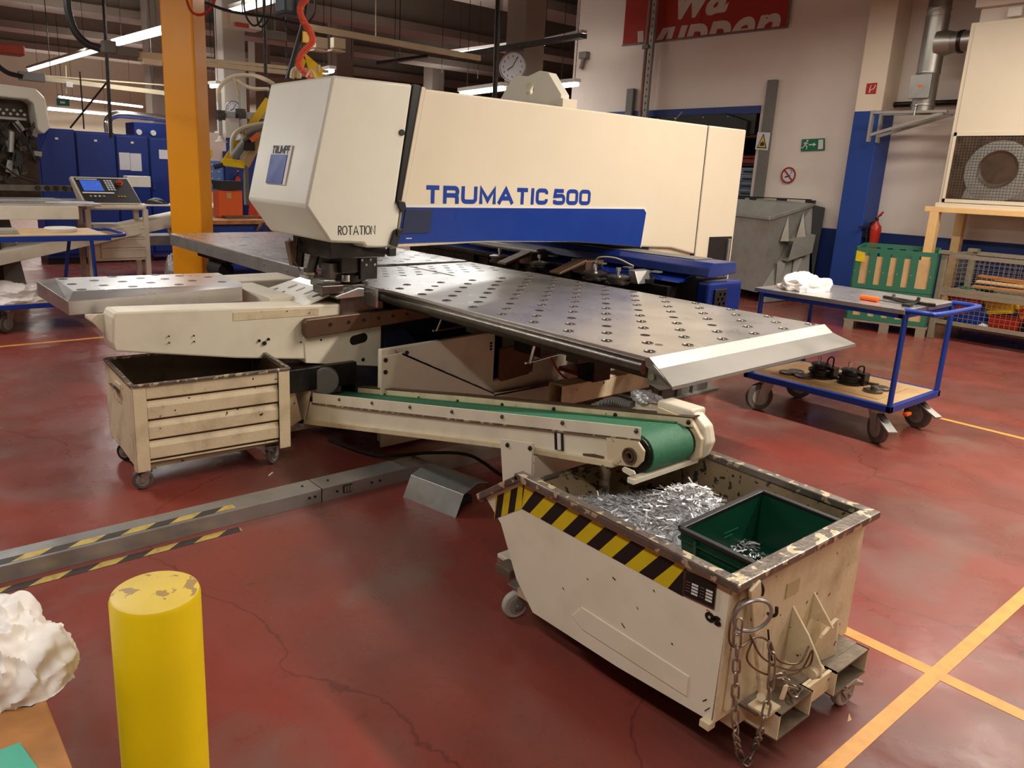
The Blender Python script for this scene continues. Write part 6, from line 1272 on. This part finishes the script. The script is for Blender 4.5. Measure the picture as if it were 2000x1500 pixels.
# equipment between pillar and head
WB = thing('work_bench', 'blue work bench with drawers behind the far table', 'bench', (4.1, 9.6, 0))
P('bench_top', MB().box(3.3, 5.2, 9.3, 10.0, .87, .92), 'planks', WB, bevel=.004); P('drawer_front', MB().box(3.4, 5.1, 9.33, 9.36, .62, .84), 'bluefr', WB, bevel=.004); P('bench_body', MB().box(3.35, 5.15, 9.36, 9.95, .3, .86), 'bluecab', WB)
P('leg', MB().box(4.6, 4.66, 9.3, 9.36, 0, .9), 'bluefr', WB); P('leg', MB().box(3.4, 3.46, 9.3, 9.36, 0, .9), 'bluefr', WB); P('lower_panel', MB().box(3.3, 4.5, 9.34, 9.36, .32, .6), 'bluefr', WB)
P('bench_vice', MB().tube(curve_pts([(4.0, 9.25, .80), (4.05, 9.2, .88), (4.12, 9.2, .84), (4.16, 9.2, .74)]), .02, 8), 'chrome', WB)
solo('dust_pan', MB().cbox((4.0, 9.7, .935), (.5, .2, .03)), 'brown', 'brown flat tool lying on the blue work bench', 'tool', bevel=.004)
oc = solo('orange_crate', MB().box(3.72, 4.03, 9.75, 9.95, .925, 1.26), 'orange', 'orange crate with a striped rim standing on the blue work bench', 'crate', bevel=.004)
P('crate_note', MB().box(3.82, 3.88, 9.74, 9.75, 1.16, 1.23), 'card', oc)
solo('black_tray', MB().prism([(3.74, 1.27), (4.0, 1.27), (4.04, 1.38), (3.72, 1.38)], 'y', 9.72, 9.98), 'black', 'black tray on top of the orange crate', 'tray')
solo('red_crate', MB().prism([(4.16, .925), (4.62, .925), (4.5, 1.2), (4.2, 1.24)], 'y', 9.6, 9.9), 'coil', 'coral red plastic crate on the blue work bench', 'crate', bevel=.004)
solo('locker', MB().box(4.05, 5.0, 10.35, 10.8, 0, 1.75), 'bluecab', 'tall dark blue locker behind the coral crate', 'locker', bevel=.005)
extinguisher(4.18, 10.25, 1.18, 'small red fire extinguisher on the dark blue locker', .52)
tbx = thing('tool_board', 'pale blue tool board with small hooks behind the pillar', 'board', (3.95, 10.4, 1.2))
P('board', MB().box(3.75, 4.06, 10.40, 10.43, 1.22, 1.62), mat('pale_blue_panel', (92, 128, 196), .5), tbx); P('upper_panel', MB().box(3.75, 4.1, 10.42, 10.45, 1.62, 1.98), 'wall', tbx)
for i in range(3):
    for j in range(4): P('hook', MB().sphere((3.80+.09*i, 10.395, 1.30+.09*j), .010, 4), 'white', tbx)
P('note', MB().box(3.82, 3.90, 10.40, 10.415, 1.68, 1.76), 'hazy', tbx)
# vacuum lifter hanging behind the head
VL = thing('vacuum_lifter', 'yellow vacuum lifter frame with cream hoses behind the machine head', 'lifter', (2.2, 5.15, 1.6))
def A3(*p): return [Vector(q) for q in p]
P('lifter_beam', MB().beam((2.033,5.218,1.587), (2.312,5.100,2.021), .05, .05), 'yellow', VL, bevel=.004)
P('lifter_beam', MB().beam((2.016,5.171,1.606), (2.126,5.072,1.593), .04, .05), 'yellow', VL, bevel=.004)
P('lifter_beam', MB().beam((2.126,5.072,1.586), (2.284,5.003,1.918), .03, .05), 'card', VL, bevel=.004)
P('cross_tube', MB().beam((2.005,5.229,1.906), (2.295,5.108,1.918), .03, .04), 'galv', VL)
for c_, d_ in (((2.005,5.175,1.902), 0), ((2.124,5.127,1.919), 1)): P('clamp', MB().cbox(c_, (.05, .05, .06)), 'iron', VL); c_ = Vector(c_); P('suction_rod', MB().cyl(c_+Vector((0, 0, .14)), c_-Vector((0, 0, .13)), .012, 8), 'galv', VL); P('suction_cup', MB().lathe([(.045, 0), (.02, .02), (.015, .04)], c_-Vector((0, 0, .17)), 14), 'white', VL)
P('hose', MB().tube(curve_pts([(1.999,5.178,1.987), (2.010,5.173,2.077), (2.086,5.143,2.146), (2.185,5.047,2.156), (2.217,4.924,2.127), (2.260,4.904,2.102)]), .014, 8), 'hose', VL, smooth=True)
P('hose', MB().tube(curve_pts([(2.119,5.130,2.028), (2.106,5.135,2.090), (2.086,5.143,2.139)]), .012, 8), 'hose', VL, smooth=True)
P('hose', MB().tube(curve_pts([(2.107,5.135,2.128), (2.169,5.054,2.079), (2.251,4.963,2.076)]), .012, 8), 'hose', VL, smooth=True)
P('hose', MB().tube(curve_pts([(2.047,5.105,1.661), (2.056,5.101,1.765), (2.118,5.076,1.827), (2.253,5.017,1.867)]), .015, 8), 'hose', VL, smooth=True)
P('hose', MB().tube(curve_pts([(2.112,5.024,1.787), (2.157,5.005,1.812), (2.247,4.965,1.850)]), .02, 8), 'grey', VL, smooth=True)
P('cylinder', MB().cyl((2.034,5.056,1.635), (2.105,5.027,1.735), .028, 14), 'grey', VL); P('cylinder', MB().cyl((2.105,5.027,1.735), (2.172,4.999,1.791), .022, 14), 'black', VL); P('orange_fitting', MB().beam((2.121,4.966,1.746), (2.166,4.946,1.790), .03, .03), 'orange', VL)
P('joint_block', MB().cbox((2.125,5.019,1.714), (.07, .06, .06)), 'iron', VL, bevel=.005); P('side_panel', MB().add([(2.099,5.084,1.690), (2.189,5.046,1.668), (2.133,5.070,1.606), (2.091,5.087,1.624)], [(0, 1, 2, 3)]), 'hose', VL)
P('down_arm', MB().beam((2.126,5.072,1.583), (2.126,5.073,1.332), .025, .03), 'grey', VL)
P('grip_handle', MB().cyl((1.939,5.147,1.568), (1.994,5.126,1.587), .016, 10), 'black', VL)
# balancer, spiral hose and yellow hook above the head
BL = thing('air_balancer', 'black hoist with coral spiral hose and yellow hook plates above the head', 'hoist', (2.35, 4.9, 2.1))
P('balancer_body', MB().cbox((2.319,4.766,2.571), (.16, .14, .14)), mat('blue_grey_housing', (56, 66, 74), .5), BL, bevel=.02)
P('black_tube', MB().tube(curve_pts([(2.363,4.632,2.641), (2.351,4.638,2.496), (2.305,4.661,2.316), (2.252,4.687,2.119)]), .018, 10), 'black', BL, smooth=True)
hp_ = curve_pts([(2.328,4.538,2.594), (2.302,4.607,2.528), (2.317,4.599,2.458), (2.332,4.536,2.389), (2.342,4.530,2.332), (2.287,4.558,2.261), (2.270,4.567,2.193), (2.313,4.545,2.146), (2.335,4.534,2.124)], 8)
P('spiral_core', MB().tube(hp_, .015, 8), 'coil', BL, smooth=True)
hx = []; tl_ = 0
for i in range(len(hp_)-1):
    a, c = hp_[i], hp_[i+1]; d = (c-a).normalized(); e = d.orthogonal().normalized(); g_ = d.cross(e)
    for k in range(8):
        ph = 2*pi*k/8; hx.append(a+(c-a)*k/8+(e*cos(ph)+g_*sin(ph))*.018)
P('spiral_coil', MB().tube(hx, .004, 5), 'coil', BL)
P('hook_plate', MB().add([(2.366,4.687,2.290), (2.466,4.635,2.204), (2.468,4.634,2.147), (2.415,4.662,2.143), (2.382,4.679,2.213)], [(0, 1, 2, 3, 4)]).add([(2.377,4.737,2.278), (2.399,4.726,2.243), (2.361,4.745,2.143), (2.313,4.769,2.139), (2.328,4.761,2.213)], [(0, 1, 2, 3, 4)]), 'yellow', BL)
P('hose', MB().tube(curve_pts([(2.253,4.631,2.121), (2.262,4.627,2.167), (2.287,4.614,2.174), (2.292,4.612,2.124)]), .016, 8), 'hose', BL); P('hose', MB().tube(curve_pts([(2.285,4.503,2.125), (2.312,4.489,2.165), (2.339,4.476,2.120)]), .006, 6), 'hose', BL)
P('hook_block', MB().cbox((2.347,4.640,2.370), (.04, .04, .06)), 'yellow', BL); P('yellow_label', MB().cbox((2.420,4.603,2.194), (.012, .03, .045)), 'card', BL)
P('loop_cable', MB().tube(curve_pts([(1.854,4.965,2.533), (1.990,4.912,2.498), (2.212,4.816,2.482), (2.343,4.698,2.449)]), .009, 6), 'black', BL)
for a in ([(2.101,4.975,2.617),(2.112,4.970,2.500),(2.156,4.951,2.444),(2.202,4.931,2.494),(2.216,4.924,2.629)], [(2.171,4.944,2.624),(2.176,4.942,2.476),(2.201,4.931,2.443),(2.245,4.911,2.513),(2.256,4.906,2.633)], [(2.303,4.884,2.578),(2.338,4.868,2.461),(2.403,4.836,2.430),(2.487,4.793,2.534),(2.499,4.787,2.641)]):
    P('loop_cable', MB().tube(curve_pts(a), .006, 6), 'black', BL)
# clocks
def clock(c, nrm, label, r=.16):
    K = thing('wall_clock', label, 'clock', c); c = Vector(c); n_ = Vector(nrm).normalized(); u_ = Vector((0, 0, 1)).cross(n_).normalized(); v_ = Vector((0, 0, 1))
    P('case', MB().cyl(c, c+n_*.04, r, 32), 'white', K, bevel=.004); P('rim', MB().tube([c+n_*.04+(u_*cos(a*pi/18)+v_*sin(a*pi/18))*r for a in range(36)], .012, 6, True), 'galv', K)
    P('dial', MB().cyl(c+n_*.041, c+n_*.043, r*.92, 32), 'paper', K)
    b = MB()
    for k in range(12): a = k*pi/6; p = c+n_*.045+(u_*sin(a)+v_*cos(a))*r*.72; b.beam(p-v_*r*.07, p+v_*r*.07, .012, .002, tuple(n_))
    P('numerals', b, 'inkblue', K, kind='stuff')
    P('hour_hand', MB().beam(c+n_*.048, c+n_*.048+(u_*sin(-1.9)*-1+v_*cos(-1.9))*r*.5 if 0 else c+n_*.048+(-u_*.75-v_*.45)*r*.55, .014, .002, tuple(n_)), 'ink', K)
    P('minute_hand', MB().beam(c+n_*.05, c+n_*.05+(u_*.45+v_*.85)*r*.75, .009, .002, tuple(n_)), 'ink', K)
clock((7.976,9.099,3.146), (-.85, -.5, 0), 'round clock on the pillar behind the lifting lug', .20)
clock((5.698,14.092,2.545), (-.25, -1, 0), 'pale round clock on the far column above the yellow lifter', .13)
# light fittings with lit tubes
def fitting(a, b_, label, wd=.12, lit=True, chains=True):
    Lf = thing('light_fitting', label, 'light', tuple((Vector(a)+Vector(b_))/2)); a, b_ = Vector(a), Vector(b_)
    P('housing', MB().beam(a+Vector((0, 0, .05)), b_+Vector((0, 0, .05)), wd, .05), 'white' , Lf)
    if lit: P('tube', MB().cyl(a-Vector((0, 0, .005)), b_-Vector((0, 0, .005)), .03, 8), 'tube', Lf)
    for p in (a*.85+b_*.15, a*.15+b_*.85): P('hanger', MB().cyl(p+Vector((0, 0, .07)), (p.x, p.y, 5.95), .005, 5), 'iron', Lf)
fitting((3.76, 21.3, 3.5), (3.98, 16.1, 3.5), 'farther left lit fluorescent tube above the console'); fitting((4.0, 15.0, 3.5), (4.15, 12.8, 3.5), 'lit fluorescent tube ending at the orange pillar')
fitting((4.24, 10.4, 3.5), (4.32, 8.6, 3.5), 'bright fluorescent tube above the red and white box')
fitting((5.4, 26.5, 3.3), (8.2, 28.0, 3.3), 'lit transverse tube left of the cabinets, upper of two'); fitting((5.75, 30.0, 3.1), (8.0, 30.6, 3.1), 'lit transverse tube low on the far wall')
fitting((9.906,13.203,3.900), (10.020,11.560,3.900), 'lit fluorescent tube left of the pillar clock'); fitting((10.142,10.915,3.900), (9.919,9.597,3.900), 'dim fluorescent tube between pillar and white wall')
fitting((8.446,8.618,2.900), (8.408,8.187,2.900), 'short lit tube right of the lifting lug'); fitting((7.434,9.646,2.750), (7.266,8.458,2.750), 'lit tube just above the machine arm'); fitting((6.410,12.050,3.100), (6.377,11.646,3.100), 'tiny lit tube end right of the yellow hook plates')
fitting((5.311,14.089,2.900), (5.364,13.845,2.900), 'small lit tube right beside the orange pillar'); fitting((6.245,16.303,2.150), (6.198,15.633,2.150), 'small lamp glowing over the tool board')
solo('cable_tray', MB().beam((8.003,10.623,3.423), (7.906,7.648,3.421), .12, .06), 'iron', 'dark cable tray above the lit tube by the pillar clock', 'tray')
solo('cable_tray', MB().beam((7.877,12.765,3.463), (8.649,12.255,3.634), .2, .05).cyl((8.228,12.542,3.538), (8.228, 12.542, 5.95), .008, 6), 'iron', 'short dark tray hanging above the machine head', 'tray')
# busbars, rails, suspended parts
bus = thing('busbar_rail', 'cream suspended rail with junction boxes above the machine head', 'rail', (5.6, 9, 3.2))
P('rail', MB().beam((4.55, 9.0, 3.215), (7.25, 9.0, 3.175), .05, .07), 'hose', bus)
for q in ((4.755,9.000,3.056), (5.000,9.000,3.082)): P('junction_box', MB().cbox((q[0], 9, q[2]), (.16, .1, .12)), 'hose', bus, bevel=.005); P('box_lid', MB().cbox((q[0]-.02, 9, q[2]-.09), (.18, .12, .02)), 'hose', bus)
P('hanger', MB().cyl((5.543,9.000,3.212), (5.536,9.000,3.720), .008, 6), 'hose', bus)
rl2 = thing('double_rail', 'pair of cream crane rails running behind the orange pillar', 'rail', (4.0, 9, 2.7))
P('rail', MB().beam((1.2, 9.2, 2.78), (4.9, 9.2, 2.76), .03, .025), 'hose', rl2) if 0 else None
P('rail', MB().beam((2.686,9.200,2.707), (4.966,9.200,2.765), .04, .035), 'hose', rl2); P('rail', MB().beam((2.683,9.200,2.665), (4.965,9.200,2.704), .06, .05), 'hose', rl2)
P('motor_box', MB().cbox((2.389,9.200,2.732), (.13, .12, .12)), 'grey', rl2, bevel=.01); P('motor_box', MB().cbox((2.560,9.200,2.707), (.24, .1, .09)), 'grey', rl2, bevel=.006)
P('hanging_box', MB().cbox((2.820,9.200,2.629), (.2, .1, .06)), 'cream', rl2, bevel=.004)
fr = thing('far_rail', 'long cream rail with a box hanging at the left above the cabinets', 'rail', (3.6, 14, 3))
P('rail', MB().beam((2.623,14.000,2.746), (4.549,14.000,2.698), .06, .07), 'hose', fr); P('rail', MB().beam((2.592,14.000,2.787), (4.556,14.000,2.830), .02, .02), 'hose', fr); P('motor_box', MB().cbox((2.498,14.000,2.755), (.36, .12, .13)), 'grey', fr, bevel=.01); P('hanging_lamp', MB().cbox((3.005,14.000,2.686), (.10, .1, .08)), 'white', fr, bevel=.01)
P('hanger', MB().cyl((2.983,14.000,2.972), (2.958,14.000,2.552), .012, 6), 'hose', fr)
solo('drop_pipe', MB().cyl((2.873,11.135,3.581), (2.848,11.142,1.851), .022, 10), 'iron', 'thin dark vertical pipe in front of the blue cabinets', 'pipe')
solo('black_cable', MB().tube(curve_pts([(1.637,7.422,2.894), (1.634,7.422,2.759), (1.671,7.414,2.607), (1.746,7.397,2.520), (1.848,7.372,2.483)]), .03, 10), 'black', 'thick black cable curving down at the upper left', 'cable', smooth=True)
solo('black_cable', MB().tube(curve_pts([(1.729,11.875,2.692), (1.847,11.857,2.600), (2.012,11.830,2.566)]), .03, 8), 'black', 'black cable at the left edge going to the grey motor box', 'cable')
solo('support_rod', MB().cyl((5.906,7.054,3.515), (5.917,7.045,2.391), .028, 12), 'iron', 'dark vertical rod rising behind the machine arm left of the lug', 'rod')
solo('tie_wire', MB().tube([(2.962,11.629,2.574), (2.496,11.738,1.966)], .014, 6), 'iron', 'thin diagonal wire above the blue cabinets', 'wire'); solo('tie_wire', MB().tube([(2.660,11.701,2.689), (2.657,11.702,1.963)], .01, 6), 'iron', 'thin vertical wire left of the dark vertical pipe', 'wire')
solo('orange_unit', MB().cbox((2.177,13.830,3.089), (.42, .3, .14)), mat('dull_red_unit', (150, 50, 24), .6), 'dull orange unit hanging at the upper left edge', 'unit', bevel=.02)
rw = thing('hanging_box', 'white box with a red label hanging beside the top of the pillar', 'box', (3.664,8.765,3.126))
P('box', MB().cbox((3.683,8.757,3.117), (.36, .2, .16)), 'white', rw, bevel=.006); P('red_label', MB().cbox((3.619,8.621,3.057), (.15, .01, .045)), 'red', rw)
solo('junction_box', MB().cbox((3.996,8.619,2.998), (.24, .1, .09)).cyl((3.996,8.619,2.998), (3.996, 8.619, 5.95), .008, 6), 'grey', 'grey junction box below the bright tube left of the hoist', 'box', bevel=.006)
fe = thing('far_exit_sign', 'small green exit sign hanging under the far transverse lights', 'sign', (4.874,23.500,2.972))
P('sign_plate', MB().cbox((4.874,23.500,2.972), (.30, .03, .17)), 'green', fe); P('arrow_figure', MB().cbox((4.842,23.404,2.965), (.12, .02, .06)), 'paper', fe); P('side_plate', MB().cbox((4.777,23.622,2.982), (.10, .03, .24)), 'white', fe)
for k, lb in enumerate(('leftmost thin hanger wire between the roof beams', 'second thin hanger wire from the left between the roof beams', 'thin hanger wire near the cable trays', 'thin hanger wire left of the clock pillar', 'thin hanger wire right of the clock pillar')):
    x, y = 6.2+.95*k, (12.35, 12.4, 12.5, 12.35, 12.45)[k]
    solo('hanger_wire', MB().cyl((x, y, 3.4), (x, y, 4.96), .006, 5), 'iron', lb, 'wire', 'roof hanger wires')

# hangers that carry the suspended things from the roof
def hang(par, x, y, z): P('hanger', MB().cyl((x, y, z), (x, y, 5.95), .007, 6), 'iron', par)
for q in ((3.526,9.200,2.710), (4.410,9.200,2.729)): hang(bpy.data.objects['double_rail'], q[0], q[1], q[2])
for q in ((2.766,14.000,2.768), (4.298,14.000,2.716)): hang(bpy.data.objects['far_rail'], q[0], q[1], q[2])
q = (3.683,8.757,3.117); hang(bpy.data.objects['hanging_box'], *q)
q = (4.874,23.500,2.972); hang(bpy.data.objects['far_exit_sign'], *q)
P('ceiling_bracket', MB().cyl((2.319,4.766,2.571), (2.319, 4.766, 5.95), .02, 8), 'iron', BL)
P('ceiling_bracket', MB().cyl((2.297,5.107,2.020), (2.297, 5.107, 5.95), .012, 8), 'iron', VL)
